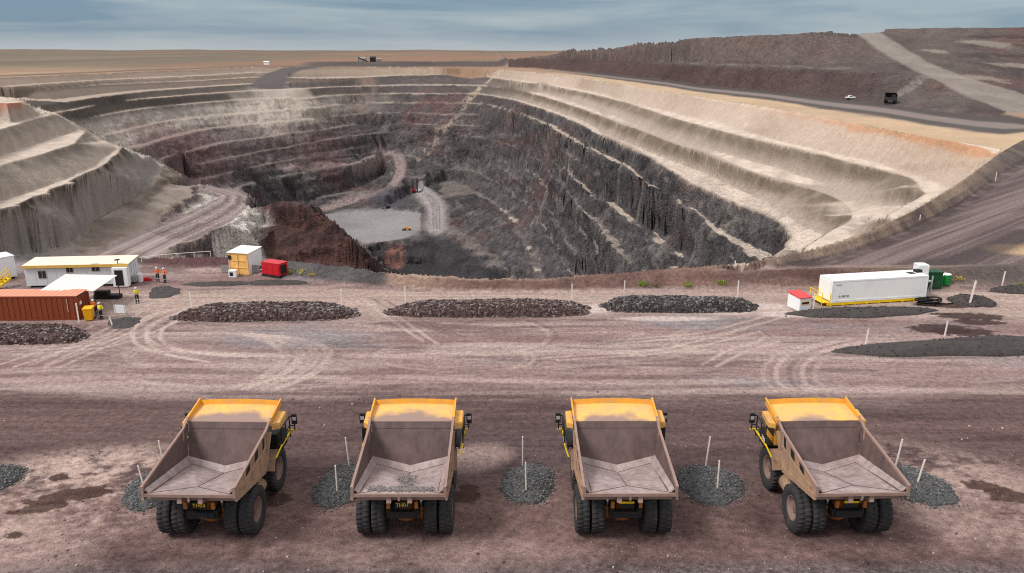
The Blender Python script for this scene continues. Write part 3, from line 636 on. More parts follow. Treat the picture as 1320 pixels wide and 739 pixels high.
edge = sst(.62, .66, TT)*sst(98, 102, YY)*sst(150, 120, YY)*sst(1.0, .9, (YY-60)/(TT*75+1e-6)); pd = mixc(pd, ones*C(196,166,138), edge*.0)
pd = mixc(pd, ones*C(205,172,140), blob(1322,322,5,3,0,.9)); pd = mixc(pd, ones*C(80,72,72), stroke([(1325,300),(1285,318),(1240,335),(1210,340)], 4.5)*.8)
pd = mixc(pd, ones*C(176,150,132), blob(1020,367,5,.6,0,.6)); pd = mixc(pd, ones*C(100,76,72), blob(1000,357,9,1.2,0,.7)+blob(1150,352,12,1.3,0,.6)); pd = mixc(pd, ones*C(92,84,82), blob(1270,350,9,1.6,0,.7))
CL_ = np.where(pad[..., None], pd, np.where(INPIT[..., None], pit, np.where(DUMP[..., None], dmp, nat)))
CL_[INPIT & ~pad] *= np.array([1.0, .965, .98]); CL_ = np.clip(CL_, .004, .9)

TXR = np.where(pad, 1, np.where(INPIT, np.clip(.28+.8*sst(-24, -38, H), 0, 1), 1)); TXR = TXR*(1-.6*rd)*(1-.6*np.clip(flr, 0, 1)); TXR = np.where(NOSE, .25, TXR); TXR = np.where(INPIT & (TT < -.15) & (H > -57), np.minimum(TXR, .6), TXR)
# ------------------------------------------------------------------ materials
def mat_ground(name, scale, bump=.25, var=.25, dist=.05, fine=5.0):
    m = bpy.data.materials.new(name); m.use_nodes = True; t = m.node_tree; b = t.nodes['Principled BSDF']
    b.inputs['Roughness'].default_value = .95; b.inputs['Specular IOR Level'].default_value = .08
    a = N(t, 'ShaderNodeAttribute', attribute_name='earth'); c = N(t, 'ShaderNodeTexCoord')
    n = N(t, 'ShaderNodeTexNoise'); n.inputs['Scale'].default_value = scale; n.inputs['Detail'].default_value = 6; n.inputs['Roughness'].default_value = .7
    v = N(t, 'ShaderNodeTexVoronoi'); v.inputs['Scale'].default_value = scale*2.3
    mr = N(t, 'ShaderNodeMapRange'); mr.inputs['From Min'].default_value = .36; mr.inputs['From Max'].default_value = .64; mr.inputs['To Min'].default_value = 1-var; mr.inputs['To Max'].default_value = 1+var
    vm = N(t, 'ShaderNodeVectorMath', operation='SCALE')
    ad = N(t, 'ShaderNodeMath', operation='MULTIPLY_ADD'); ad.inputs[1].default_value = .35
    bp = N(t, 'ShaderNodeBump'); bp.inputs['Strength'].default_value = bump; bp.inputs['Distance'].default_value = dist
    l = t.links.new
    nf = N(t, 'ShaderNodeTexNoise'); nf.inputs['Scale'].default_value = scale*fine; nf.inputs['Detail'].default_value = 3; nf.inputs['Roughness'].default_value = .8
    ad2 = N(t, 'ShaderNodeMath', operation='MULTIPLY_ADD'); ad2.inputs[1].default_value = .55; sb = N(t, 'ShaderNodeMath', operation='MULTIPLY_ADD'); sb.inputs[1].default_value = .45; sb.inputs[2].default_value = 0
    l(c.outputs['Object'], n.inputs['Vector']); l(c.outputs['Object'], v.inputs['Vector']); l(c.outputs['Object'], nf.inputs['Vector'])
    l(n.outputs['Fac'], sb.inputs[0]); l(nf.outputs['Fac'], ad2.inputs[0]); l(sb.outputs[0], ad2.inputs[2]); l(ad2.outputs[0], mr.inputs['Value'])
    m1 = N(t, 'ShaderNodeMath', operation='SUBTRACT'); m1.inputs[1].default_value = 1; m2 = N(t, 'ShaderNodeMath', operation='MULTIPLY_ADD'); m2.inputs[2].default_value = 1
    l(mr.outputs['Result'], m1.inputs[0]); l(m1.outputs[0], m2.inputs[0]); l(a.outputs['Alpha'], m2.inputs[1]); m3 = N(t, 'ShaderNodeMath', operation='MULTIPLY'); m3.inputs[1].default_value = bump; l(a.outputs['Alpha'], m3.inputs[0]); l(m3.outputs[0], bp.inputs['Strength'])
    l(a.outputs['Color'], vm.inputs[0]); l(m2.outputs[0], vm.inputs['Scale']); l(vm.outputs['Vector'], b.inputs['Base Color'])
    l(v.outputs['Distance'], ad.inputs[0]); l(n.outputs['Fac'], ad.inputs[2]); l(ad.outputs[0], bp.inputs['Height']); l(bp.outputs['Normal'], b.inputs['Normal'])
    return m
def sheet(name, fmask, mat):
    """one connected sheet of the terrain made of the chosen grid cells"""
    J, I = np.where(fmask); a = J*NT+I
    q = np.stack([a, a+1, a+NT+1, a+NT], 1)
    u, inv = np.unique(q, return_inverse=True); inv = inv.reshape(q.shape)
    me = bpy.data.meshes.new(name); nv_, nf = len(u), len(q)
    co = np.stack([VX.ravel()[u], VY.ravel()[u], H2.ravel()[u]], 1).astype(np.float32)
    me.vertices.add(nv_); me.vertices.foreach_set('co', co.ravel())
    me.loops.add(nf*4); me.loops.foreach_set('vertex_index', inv.astype(np.int32).ravel())
    me.polygons.add(nf); me.polygons.foreach_set('loop_start', np.arange(0, nf*4, 4, dtype=np.int32)); me.polygons.foreach_set('loop_total', np.full(nf, 4, np.int32))
    me.update(calc_edges=True)
    at = me.attributes.new('earth', 'FLOAT_COLOR', 'POINT')
    cc = np.ones((nv_, 4), np.float32); cc[:, :3] = CL_.reshape(-1, 3)[u]; cc[:, 3] = TXR.ravel()[u]; at.data.foreach_set('color', cc.ravel())
    me.polygons.foreach_set('use_smooth', np.ones(nf, bool))
    me.materials.append(mat); o = bpy.data.objects.new(name, me); COL.objects.link(o); o['kind'] = 'structure'; return o
cell = lambda A: A[:-1, :-1]
cpad, cpit, cdmp = cell(pad), cell(INPIT & ~pad), cell(DUMP & ~pad & ~INPIT)
sheet('ground', cpad, mat_ground('dirt', 2.2, .9, .62, .05, 5.0))
sheet('terrain', cpit, mat_ground('pit_rock', .45, 1.0, .65, 1.5, 3.0))
sheet('hill', cdmp, mat_ground('dump_rock', .35, .7, .5, .8, 4.0))
sheet('plain', ~(cpad | cpit | cdmp), mat_ground('desert', .06, .3, .12, .6))
# ------------------------------------------------------------------ object helpers
class MB:
    """collects simple shapes into ONE mesh"""
    def __init__(s): s.v = []; s.f = []; s.mi = []; s.cur = 0
    def add(s, V, Fs):
        o = len(s.v); s.v += [tuple(map(float, p)) for p in V]
        for f in Fs: s.f.append([i+o for i in f]); s.mi.append(s.cur)
    def box(s, x0, x1, y0, y1, z0, z1):
        s.add([(x, y, z) for z in (z0, z1) for y in (y0, y1) for x in (x0, x1)], [(0,2,3,1),(4,5,7,6),(0,1,5,4),(2,6,7,3),(0,4,6,2),(1,3,7,5)])
    def bar(s, a, b, w, h=None, up=(0,0,1)):
        """rectangular bar between two points"""
        h = h or w; a = Vector(a); b = Vector(b); d = (b-a).normalized(); u = Vector(up)
        if abs(d.dot(u)) > .98: u = Vector((1,0,0))
        r = d.cross(u).normalized(); u = r.cross(d)
        V = [p+r*sx*w/2+u*sy*h/2 for p in (a, b) for sx, sy in ((-1,-1),(1,-1),(1,1),(-1,1))]
        s.add(V, [(0,1,2,3),(4,7,6,5),(0,4,5,1),(1,5,6,2),(2,6,7,3),(3,7,4,0)])
    def tube(s, a, b, r, n=10, r2=None):
        a = Vector(a); b = Vector(b); d = (b-a).normalized(); u = Vector((0,0,1)) if abs(d.z) < .95 else Vector((1,0,0))
        p = d.cross(u).normalized(); q = d.cross(p); r2 = r if r2 is None else r2
        V = [c+(p*math.cos(2*math.pi*k/n)+q*math.sin(2*math.pi*k/n))*rr for c, rr in ((a, r), (b, r2)) for k in range(n)]
        s.add(V, [(k, (k+1) % n, n+(k+1) % n, n+k) for k in range(n)]+[tuple(range(n))[::-1], tuple(range(n, 2*n))])
    def path(s, pts, r, n=8):
        for a, b in zip(pts[:-1], pts[1:]): s.tube(a, b, r, n)
    def plate(s, pts, t):
        """flat panel given by its corner points, thickened by t along its normal"""
        P = [Vector(p) for p in pts]; nrm = Vector((0,0,0))
        for i in range(len(P)): nrm += P[i].cross(P[(i+1) % len(P)])
        nrm = nrm.normalized()*t; n = len(P)
        s.add(P+[p+nrm for p in P], [tuple(range(n))[::-1], tuple(range(n, 2*n))]+[(i, (i+1) % n, n+(i+1) % n, n+i) for i in range(n)])
    def lathe_x(s, prof, n=40, cx=0):
        """profile of (x, r) turned about the X axis"""
        m = len(prof); V = [(cx+x, r*math.cos(2*math.pi*k/n), r*math.sin(2*math.pi*k/n)) for k in range(n) for x, r in prof]
        s.add(V, [(k*m+i, k*m+i+1, ((k+1) % n)*m+i+1, ((k+1) % n)*m+i) for k in range(n) for i in range(m-1)])
    def rock(s, c, r, rnd):
        sx, sy, sz = (r*rnd.uniform(.7, 1.3) for _ in range(3)); a = rnd.uniform(0, 6.3); ca, sa = math.cos(a), math.sin(a)
        V = []
        for z in (-1, 1):
            for y in (-1, 1):
                for x in (-1, 1):
                    k = rnd.uniform(.55, 1.0)
                    X, Y, Z = x*sx*k*.75, y*sy*k*.75, z*sz*k*.75; V.append((c[0]+X*ca-Y*sa, c[1]+X*sa+Y*ca, c[2]+Z))
        s.add(V, [(0,2,3,1),(4,5,7,6),(0,1,5,4),(2,6,7,3),(0,4,6,2),(1,3,7,5)])
    def build(s, name, mat, parent=None, smooth=False, bevel=0):
        me = bpy.data.meshes.new(name); me.from_pydata(s.v, [], s.f); 
        for m in (mat if isinstance(mat, (list, tuple)) else [mat]): me.materials.append(m)
        if isinstance(mat, (list, tuple)): me.polygons.foreach_set('material_index', s.mi)
        bm = bmesh.new(); bm.from_mesh(me); bmesh.ops.recalc_face_normals(bm, faces=bm.faces); bm.to_mesh(me); bm.free()
        if smooth: me.polygons.foreach_set('use_smooth', [True]*len(me.polygons))
        o = bpy.data.objects.new(name, me); COL.objects.link(o)
        if parent is not None: o.parent = parent
        if bevel:
            b = o.modifiers.new('bevel', 'BEVEL'); b.width = bevel; b.segments = 2; b.limit_method = 'ANGLE'
        return o
def tag(o, label, cat, group=None, kind=None):
    o['label'] = label; o['category'] = cat
    if group: o['group'] = group
    if kind: o['kind'] = kind
    return o
def empty(name, loc, rz=0, parent=None):
    o = bpy.data.objects.new(name, None); COL.objects.link(o); o.location = loc; o.rotation_euler = (0, 0, rz); o.empty_display_size = .3
    if parent is not None: o.parent = parent
    return o
def copy_tree(o, parent=None):
    c = o.copy(); COL.objects.link(c)
    if parent is not None: c.parent = parent
    for ch in [x for x in bpy.data.objects if x.parent == o]: copy_tree(ch, c)
    return c
def text(s, size, name, mat, parent, loc, rot, ext=.004):
    cu = bpy.data.curves.new(name, 'FONT'); cu.body = s; cu.size = size; cu.extrude = ext; cu.align_x = 'CENTER'; cu.align_y = 'CENTER'
    tmp = bpy.data.objects.new('tmp', cu); COL.objects.link(tmp); bpy.context.view_layer.update()
    me = bpy.data.meshes.new_from_object(tmp.evaluated_get(bpy.context.evaluated_depsgraph_get())); bpy.data.objects.remove(tmp); bpy.data.curves.remove(cu)
    me.materials.clear(); me.materials.append(mat); me.name = name
    o = bpy.data.objects.new(name, me); COL.objects.link(o); o.parent = parent; o.location = loc; o.rotation_euler = rot; return o
def G(px, py):
    return Vector(hit(px, py))
def G0(px, py):
    """place on the pad seen in photo pixel (px, py)"""
    x, y, _ = unp(px, py, 0); return Vector((x, y, float(ground(x, y))))

def mat(name, col, rough=.6, dust=.0, dustcol=(165,142,134), metal=0, var=.12, scale=3.0, dirt_low=None, spec=.3):
    """painted or bare surface with uneven tone and a coat of site dust"""
    m = bpy.data.materials.new(name); m.use_nodes = True; t = m.node_tree; b = t.nodes['Principled BSDF']; l = t.links.new
    b.inputs['Roughness'].default_value = rough; b.inputs['Metallic'].default_value = metal; b.inputs['Specular IOR Level'].default_value = spec
    c = N(t, 'ShaderNodeTexCoord'); n = N(t, 'ShaderNodeTexNoise'); n.inputs['Scale'].default_value = scale; n.inputs['Detail'].default_value = 7; n.inputs['Roughness'].default_value = .68
    mpp = N(t, 'ShaderNodeMapping'); mpp.inputs['Scale'].default_value = (1, 1, .45)
    oi = N(t, 'ShaderNodeObjectInfo'); om = N(t, 'ShaderNodeMath', operation='MULTIPLY'); om.inputs[1].default_value = 41; oa = N(t, 'ShaderNodeVectorMath', operation='ADD'); l(oi.outputs['Random'], om.inputs[0]); l(c.outputs['Object'], oa.inputs[0]); l(om.outputs[0], oa.inputs[1])
    l(oa.outputs['Vector'], mpp.inputs['Vector']); l(mpp.outputs['Vector'], n.inputs['Vector'])
    mr = N(t, 'ShaderNodeMapRange'); mr.inputs['From Min'].default_value = .3; mr.inputs['From Max'].default_value = .7; mr.inputs['To Min'].default_value = 1-var; mr.inputs['To Max'].default_value = 1+var
    l(n.outputs['Fac'], mr.inputs['Value'])
    vm = N(t, 'ShaderNodeVectorMath', operation='SCALE'); vm.inputs[0].default_value = tuple(s2l(col)*.9); l(mr.outputs['Result'], vm.inputs['Scale'])
    n2_ = N(t, 'ShaderNodeTexNoise'); n2_.inputs['Scale'].default_value = scale*.35; n2_.inputs['Detail'].default_value = 8; n2_.inputs['Roughness'].default_value = .62
    l(oa.outputs['Vector'], n2_.inputs['Vector'])
    d = N(t, 'ShaderNodeMapRange'); d.inputs['From Min'].default_value = .62-.35*dust; d.inputs['From Max'].default_value = .80-.25*dust; d.inputs['To Max'].default_value = min(.95, .35+dust*.6) if dust else 0
    l(n2_.outputs['Fac'], d.inputs['Value'])
    mxx = N(t, 'ShaderNodeMix', data_type='RGBA'); mxx.inputs['B'].default_value = tuple(s2l(dustcol)*.75)+(1,)
    l(d.outputs['Result'], mxx.inputs['Factor']); l(vm.outputs['Vector'], mxx.inputs['A']); l(mxx.outputs['Result'], b.inputs['Base Color'])
    bp = N(t, 'ShaderNodeBump'); bp.inputs['Strength'].default_value = .15; bp.inputs['Distance'].default_value = .02
    l(n.outputs['Fac'], bp.inputs['Height']); l(bp.outputs['Normal'], b.inputs['Normal'])
    return m
M = {}
M['yellow'] = mat('yellow_paint', (230,162,56), .5, .45, (206,160,112))
M['dustyellow'] = mat('dusty_yellow_paint', (222,168,84), .6, .45, (178,146,124))
M['yellow_bright'] = mat('safety_yellow', (240,200,20), .5, .1)
M['tan'] = mat('dusty_yellow_side', (172,138,110), .7, .65, (158,130,120))
M['steel'] = mat('worn_tray_steel', (164,147,145), .5, .5, (138,118,115), 0, .35, 2.6)
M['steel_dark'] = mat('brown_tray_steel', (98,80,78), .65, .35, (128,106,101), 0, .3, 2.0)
M['rail'] = mat('pinkish_rail_steel', (150,122,112), .6, .4, (180,152,144))
M['rubber'] = mat('tyre_rubber', (52,50,52), .85, .18, (112,98,96), 0, .2, 2.5)
M['rim'] = mat('dusty_rim', (124,100,90), .7, .4)
M['black'] = mat('black_steel', (36,35,37), .6, .12)
M['axle'] = mat('ochre_axle_paint', (170,106,48), .7, .3, (96,74,62))
M['chrome'] = mat('cylinder_rod', (170,168,165), .25, .1, metal=.8)
M['white'] = mat('white_panel', (236,237,238), .55, .12, (190,170,160), 0, .03, 1.2)
M['white2'] = mat('white_container_paint', (240,240,238), .5, .1, (190,172,162), 0, .03, .8)
M['offwall'] = mat('pale_grey_wall', (205,207,212), .6, .2, (180,165,158), 0, .05)
M['offroof'] = mat('cream_roof', (244,222,200), .6, .15, (200,170,150), 0, .05)
M['fascia'] = mat('yellow_fascia', (214,172,84), .6, .15)
M['awning'] = mat('white_awning_sheet', (242,238,224), .7, .05, (200,185,170), 0, .03)
M['orange'] = mat('rust_orange_paint', (132,62,36), .65, .25, (110,62,44), 0, .12, 1.5)
M['orange_roof'] = mat('faded_orange_roof', (222,150,124), .75, .25, (205,160,142), 0, .08)
M['red'] = mat('red_enamel', (196,32,44), .4, .1, (200,120,110))
M['red_roof'] = mat('red_sheet_roof', (214,70,72), .55, .15)
M['glass'] = mat('dark_glass', (30,33,36), .15, .0, spec=.6)
M['green'] = mat('green_drum_paint', (20,140,60), .45, .08)
M['dkgreen'] = mat('dark_green_paint', (18,70,42), .55, .1)
M['grey'] = mat('grey_plastic', (150,148,145), .6, .2)
M['ply'] = mat('warm_plywood', (238,186,110), .7, .15, (214,150,80), 0, .22, 2.2)
M['post'] = mat('white_post', (235,226,216), .6, .12)
M['hose'] = mat('black_hose', (26,22,22), .6, .1)
M['binyellow'] = mat('bin_yellow', (240,176,20), .5, .1)
M['hivis_y'] = mat('yellow_shirt', (222,214,40), .9)
M['hivis_o'] = mat('orange_shirt', (238,110,40), .9)
M['navy'] = mat('navy_cloth', (34,36,46), .9)
M['skin'] = mat('skin', (186,138,112), .6)
M['helmet'] = mat('white_helmet', (236,236,232), .35)
M['tape'] = mat('silver_tape', (214,214,205), .4)
M['frame'] = mat('galvanised_steel', (176,176,174), .45, .15)
def canopy_mat(name, amount, seed):
    """yellow canopy plate with brown dust caked on its lower middle"""
    m = mat(name, (238,186,98), .55, .7, (226,184,130)); t = m.node_tree; l = t.links.new; b = t.nodes['Principled BSDF']
    c = N(t, 'ShaderNodeTexCoord'); sx_ = N(t, 'ShaderNodeSeparateXYZ'); l(c.outputs['Object'], sx_.inputs[0])
    n = N(t, 'ShaderNodeTexNoise'); n.inputs['Scale'].default_value = .9; n.inputs['Detail'].default_value = 7; n.noise_dimensions = '4D'; n.inputs['W'].default_value = seed*3.7; l(c.outputs['Object'], n.inputs['Vector'])
    # bowl-shaped edge: dust reaches higher in the middle
    xx = N(t, 'ShaderNodeMath', operation='MULTIPLY'); l(sx_.outputs['X'], xx.inputs[0]); l(sx_.outputs['X'], xx.inputs[1])
    e = N(t, 'ShaderNodeMath', operation='MULTIPLY_ADD'); e.inputs[1].default_value = .16; l(xx.outputs[0], e.inputs[0]); l(sx_.outputs['Y'], e.inputs[2])
    e2 = N(t, 'ShaderNodeMath', operation='MULTIPLY_ADD'); e2.inputs[1].default_value = -2.2; l(n.outputs['Fac'], e2.inputs[0]); l(e.outputs[0], e2.inputs[2])
    r = N(t, 'ShaderNodeMapRange'); r.inputs['From Min'].default_value = 2.45+amount; r.inputs['From Max'].default_value = 3.15+amount; r.inputs['To Min'].default_value = .95; r.inputs['To Max'].default_value = 0
    l(e2.outputs[0], r.inputs['Value'])
    old = b.inputs['Base Color'].links[0].from_socket; mx_ = N(t, 'ShaderNodeMix', data_type='RGBA'); mx_.inputs['B'].default_value = tuple(s2l((160,134,128))*.75)+(1,)
    l(r.outputs['Result'], mx_.inputs['Factor']); l(old, mx_.inputs['A']); l(mx_.outputs['Result'], b.inputs['Base Color']); return m
# ------------------------------------------------------------------ haul trucks (local: y forward from the rear axle, x right, z up)
HALF = 2.5
RAIL = [(-2.6, 4.22), (2.75, 4.84), (3.5, 5.2), (5.6, 5.5)]       # top edge of the side, tail to canopy front
TY, TZ = -2.6, 3.86
def rail_z(y): return float(np.interp(y, [p[0] for p in RAIL], [p[1] for p in RAIL]))
def make_wheel(parent, x, y, r=1.35, w=.74, outer=True, side=1):
    e = empty('wheel', (x, y, r), 0, parent)
    b = MB(); h = w/2
    b.lathe_x([(-h*.72, r*.52), (-h*.95, r*.62), (-h, r*.78), (-h*.97, r*.90), (-h*.82, r*.975), (-h*.3, r*.985), (h*.3, r*.985), (h*.82, r*.975), (h*.97, r*.90), (h, r*.78), (h*.95, r*.62), (h*.72, r*.52)], 48)
    for k in range(30):
        a = 2*math.pi*k/30
        for s_ in (-1, 1):
            aa_ = a+(.10 if s_ > 0 else 0); c, s2 = math.cos(aa_), math.sin(aa_); c2, s3 = math.cos(aa_+.11), math.sin(aa_+.11); r0, r1 = r*.96, r*.997
            x0, x1 = s_*h*.12, s_*h*.93
            V = []
            for (cc, ss) in ((c, s2), (c2, s3)):
                for rr in (r0, r1):
                    for xx in (x0, x1): V.append((xx, cc*rr*(.985 if xx == x1 else 1), ss*rr*(.985 if xx == x1 else 1)))
            b.add(V, [(0,1,3,2),(4,6,7,5),(0,4,5,1),(2,3,7,6),(0,2,6,4),(1,5,7,3)])
    b.build('tyre', M['rubber'], e, True)
    d = MB(); s_ = side
    d.lathe_x([(s_*h*.70, r*.545), (s_*h*.78, r*.52), (s_*h*.60, r*.46), (s_*h*.1, r*.42), (s_*h*.02, r*.28), (s_*h*.25, r*.22), (s_*h*.3, 0.001)], 36)
    d.lathe_x([(-h*.7, r*.54), (h*.7, r*.54)], 24)
    for k in range(12):
        a = 2*math.pi*k/12; d.tube((s_*h*.0, r*.34*math.cos(a), r*.34*math.sin(a)), (s_*h*.16, r*.34*math.cos(a), r*.34*math.sin(a)), .03, 6)
    d.build('rim', M['rim'], e, True)
    return e
def make_truck(label, loc, rz, dust, seed, plate_txt):
    t = empty('haul_truck', loc, rz); tag(t, label, 'haul truck', 'haul trucks parked in a row')
    # floor: shallow V with a rising tail
    b = MB(); th = -.10
    L0, L1 = (-2.1, TY, TZ), (2.1, TY, TZ); ap = (0, -1.5, 3.62); f0, f1 = (-1.98, 2.35, 2.84), (1.98, 2.35, 2.84); fc = (0, 2.05, 2.42)
    b.plate([L0, L1, ap], th); b.plate([L0, ap, fc, f0], th); b.plate([ap, L1, f1, fc], th)
    for s in (-1, 1):       # sloped fillets along the sides and under the headboard
        q = [(s*2.1, TY, TZ), (s*1.98, 2.35, 2.84), (s*2.26, 2.62, 3.22), (s*2.34, TY, TZ+.2)]
        b.plate(q if s < 0 else q[::-1], .06)
    b.plate([(-1.98, 2.35, 2.84), (0, 2.05, 2.42), (0, 2.36, 2.72), (-2.2, 2.64, 3.16)], .05); b.plate([(0, 2.05, 2.42), (1.98, 2.35, 2.84), (2.2, 2.64, 3.16), (0, 2.36, 2.72)], .05)
    body = b.build('dump_body', M['steel'], t)
    b = MB()                # welded seams of the floor
    for p, q in ((L0, ap), (L1, ap), (ap, fc)): b.bar(Vector(p)+Vector((0, 0, .012)), Vector(q)+Vector((0, 0, .012)), .03, .02)
    b.build('floor_seam', M['steel_dark'], body)
    b = MB(); b.bar((-2.36, TY-.04, TZ-.09), (2.36, TY-.04, TZ-.09), .10, .17)
    zf = lambda y: float(np.interp(y, [TY, 2.35], [TZ-.4, 2.1]))
    for y in (-2.0, -1.0, 0, 1.2): b.bar((-2.3, y, zf(y)), (2.3, y, zf(y)), .2, .26)
    for s in (-1, 1): b.bar((s*.55, TY, zf(TY)), (s*.55, 2.0, zf(2.0)), .24, .34)
    b.bar((0, TY+.05, TZ-.12), (0, TY+.05, zf(TY)), .3, .1)
    b.build('tail_beam', M['rail'], body)
    for s in (-1, 1):
        b = MB(); n_ = 30; b.bar((s*2.03, TY+.3, TZ-.03), (s*2.0, 1.95, 2.91), .03, .02)
        for k in range(n_):
            u = k/n_; y = TY+.4+4.0*u; z = float(np.interp(y, [TY, 2.35], [TZ, 2.84]))+.02; x = s*2.02; b.box(x-.035, x+.035, y-.04, y+.04, z-.02, z+.025)
        b.build('bolt_strip', M['steel_dark'], body)
    # headboard
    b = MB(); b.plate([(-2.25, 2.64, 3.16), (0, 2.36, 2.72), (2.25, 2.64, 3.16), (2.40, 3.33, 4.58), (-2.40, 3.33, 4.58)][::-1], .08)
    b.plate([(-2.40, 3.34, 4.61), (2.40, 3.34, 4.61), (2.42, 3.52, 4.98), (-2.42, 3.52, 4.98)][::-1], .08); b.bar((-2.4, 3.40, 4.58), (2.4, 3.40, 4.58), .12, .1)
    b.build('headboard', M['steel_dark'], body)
    # canopy with side rails and front lip
    b = MB(); nseg = 8
    xs = [(-2.44+4.88*i/nseg) for i in range(nseg+1)]; z = lambda x: .10*(1-(x/2.44)**2)
    for i in range(nseg):
        b.plate([(xs[i], 3.5, 4.99), (xs[i+1], 3.5, 4.99), (xs[i+1], 5.55, 5.14+z(xs[i+1])), (xs[i], 5.55, 5.14+z(xs[i]))], -.08)
    can = b.build('canopy', canopy_mat('canopy_yellow', dust, seed), body)
    b = MB()
    for i in range(nseg):
        b.plate([(xs[i], 5.52, 5.10+z(xs[i])), (xs[i+1], 5.52, 5.10+z(xs[i+1])), (xs[i+1], 5.60, 5.40+z(xs[i+1])), (xs[i], 5.60, 5.40+z(xs[i]))], .07)
    b.build('front_lip', M['yellow'], can)
    for s in (-1, 1):
        b = MB(); xo = s*2.48
        b.plate([(xo, 3.45, 4.85), (xo, 5.6, 5.06), (xo, 5.6, 5.46), (xo, 3.45, 5.16)], .06*(-s)); b.bar((xo, 3.3, 5.12), (xo, 5.62, 5.5), .09, .07)
        b.build('canopy_rail', M['yellow'], can)
        b = MB(); w1 = .42 if s > 0 else .36
        b.plate([(s*2.52, 3.5, 4.80), (s*(2.52+w1), 3.7, 4.80), (s*(2.52+w1), 4.9, 4.96), (s*2.52, 4.9, 5.0)], .06); b.plate([(s*(2.52+w1), 3.7, 4.50), (s*(2.52+w1), 4.9, 4.70), (s*(2.52+w1), 4.9, 4.96), (s*(2.52+w1), 3.7, 4.80)], .05)
        b.plate([(s*2.52, 3.5, 4.5), (s*(2.52+w1), 3.69, 4.5), (s*(2.52+w1), 3.69, 4.80), (s*2.52, 3.5, 4.80)], .05)
        b.build('side_spill_plate', M['dustyellow'], can)
    # side walls: thin sheet, top rail, lower rail, sloping ribs with black shade plates between
    zt = lambda y: float(np.interp(y, [TY, 2.75], [4.22, 4.84])); zb = lambda y: float(np.interp(y, [TY, 1.9], [TZ-.25, 2.7]))
    for s in (-1, 1):
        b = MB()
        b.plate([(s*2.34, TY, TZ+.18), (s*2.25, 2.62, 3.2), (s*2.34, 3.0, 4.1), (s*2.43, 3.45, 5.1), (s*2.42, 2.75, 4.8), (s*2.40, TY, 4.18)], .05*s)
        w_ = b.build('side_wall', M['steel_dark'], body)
        b = MB()
        b.bar((s*2.43, TY-.03, 4.22), (s*2.43, 2.8, 4.84), .13, .12); b.bar((s*2.43, 2.75, 4.83), (s*2.45, 3.6, 5.2), .13, .12)
        b.bar((s*2.40, TY-.03, TZ-.2), (s*2.40, TY-.03, 4.28), .14, .14, up=(0, 1, 0))
        b.build('top_rail', M['rail'], w_)
        b = MB(); xo = s*2.46
        b.bar((xo, TY, zb(TY)), (xo, 1.9, zb(1.9)), .13, .30); b.bar((xo, 1.85, zb(1.9)), (s*2.48, 3.2, 4.5), .13, .28)
        b.bar((xo, -2.0, zb(-2.0)+.35), (xo, 2.4, 3.95), .10, .16)
        for y0, y1 in ((-1.5, -1.1), (-.1, .3), (1.2, 1.6), (2.3, 2.6)): b.bar((xo, y0, zb(y0)), (s*2.45, y1, zt(y1)-.05), .11, .2)
        b.plate([(s*2.43, TY, zb(TY)), (s*2.43, 1.9, zb(1.9)), (s*2.44, 2.9, 3.9), (s*2.44, 2.75, 4.7), (s*2.43, TY, 4.12)], .02*s)
        b.build('side_frame', M['tan'], w_)
        for y0, y1 in ((-1.0, -.35), (.4, 1.0), (1.75, 2.1)):
            b = MB(); zm = float(np.interp(y0, [-2.0, 2.4], [zb(-2.0)+.35, 3.95]))+.1
            b.plate([(s*2.466, y0, zm), (s*2.466, y1, zm+.05), (s*2.466, y1+.14, zt(y1)-.12), (s*2.466, y0+.2, zt(y0)-.10)], .012*s); b.build('recess_shade', M['black'], w_)  # thin black plate standing in for the shade inside a recess
    # running gear
    b = MB()
    for s in (-1, 1): b.bar((s*.72, -1.4, 1.85), (s*.72, 6.4, 1.7), .28, .5)
    b.bar((-.7, -1.35, 1.85), (.7, -1.35, 1.85), .3, .4); b.bar((-.8, 2.2, 1.7), (.8, 2.2, 1.7), .3, .4); b.bar((-1.6, 6.3, 1.4), (1.6, 6.3, 1.4), .5, .5)
    b.build('chassis', M['black'], t)
    b = MB(); b.tube((-1.15, 0, 1.35), (1.15, 0, 1.35), .42, 16); b.lathe_x([(-.5, .4), (-.38, .62), (0, .7), (.38, .62), (.5, .4)], 18)
    b.v = [(x, y, z) for (x, y, z) in b.v[:]]
    off_ = len(b.v)-18*5
    b.v = b.v[:off_]+[(x, y, z+1.35) for (x, y, z) in b.v[off_:]]
    b.bar((0, -.2, 1.5), (0, 1.8, 1.7), .5, .4)
    b.build('rear_axle', M['axle'], t, True)
    for s in (-1, 1):
        b = MB(); b.tube((s*.92, -.55, 1.15), (s*.92, -.75, 1.95), .12, 10); b.cur = 1; b.tube((s*.92, -.75, 1.95), (s*.92, -.85, 2.45), .075, 10)
        b.build('suspension_cylinder', [M['axle'], M['chrome']], t, True)
        b = MB(); b.tube((s*.45, .9, 1.5), (s*.5, 1.5, 2.4), .14, 10); b.build('hoist_cylinder', M['chrome'], t, True)
    b = MB(); b.box(-.40, .40, -1.64, -1.58, 2.36, 2.76); pl = b.build('number_plate', M['black'], t)
    if plate_txt: text(plate_txt, .30, 'lettering', M['yellow_bright'], pl, (0, -1.645, 2.56), (math.pi/2, 0, 0))
    else:
        b = MB(); b.box(-.4, .4, -1.66, -1.645, 2.64, 2.76); b.build('reflector_strip', M['yellow_bright'], pl)
    for s in (-1, 1):
        b = MB(); b.box(s*.75-.09, s*.75+.09, -1.66, -1.5, 2.35, 2.75); b.build('tail_lamp', M['axle'], t)
    for s in (-1, 1):
        for x in (2.25, 1.43): make_wheel(t, s*x, 0, side=s)
        make_wheel(t, s*2.08, 4.56, side=s, w=.76)
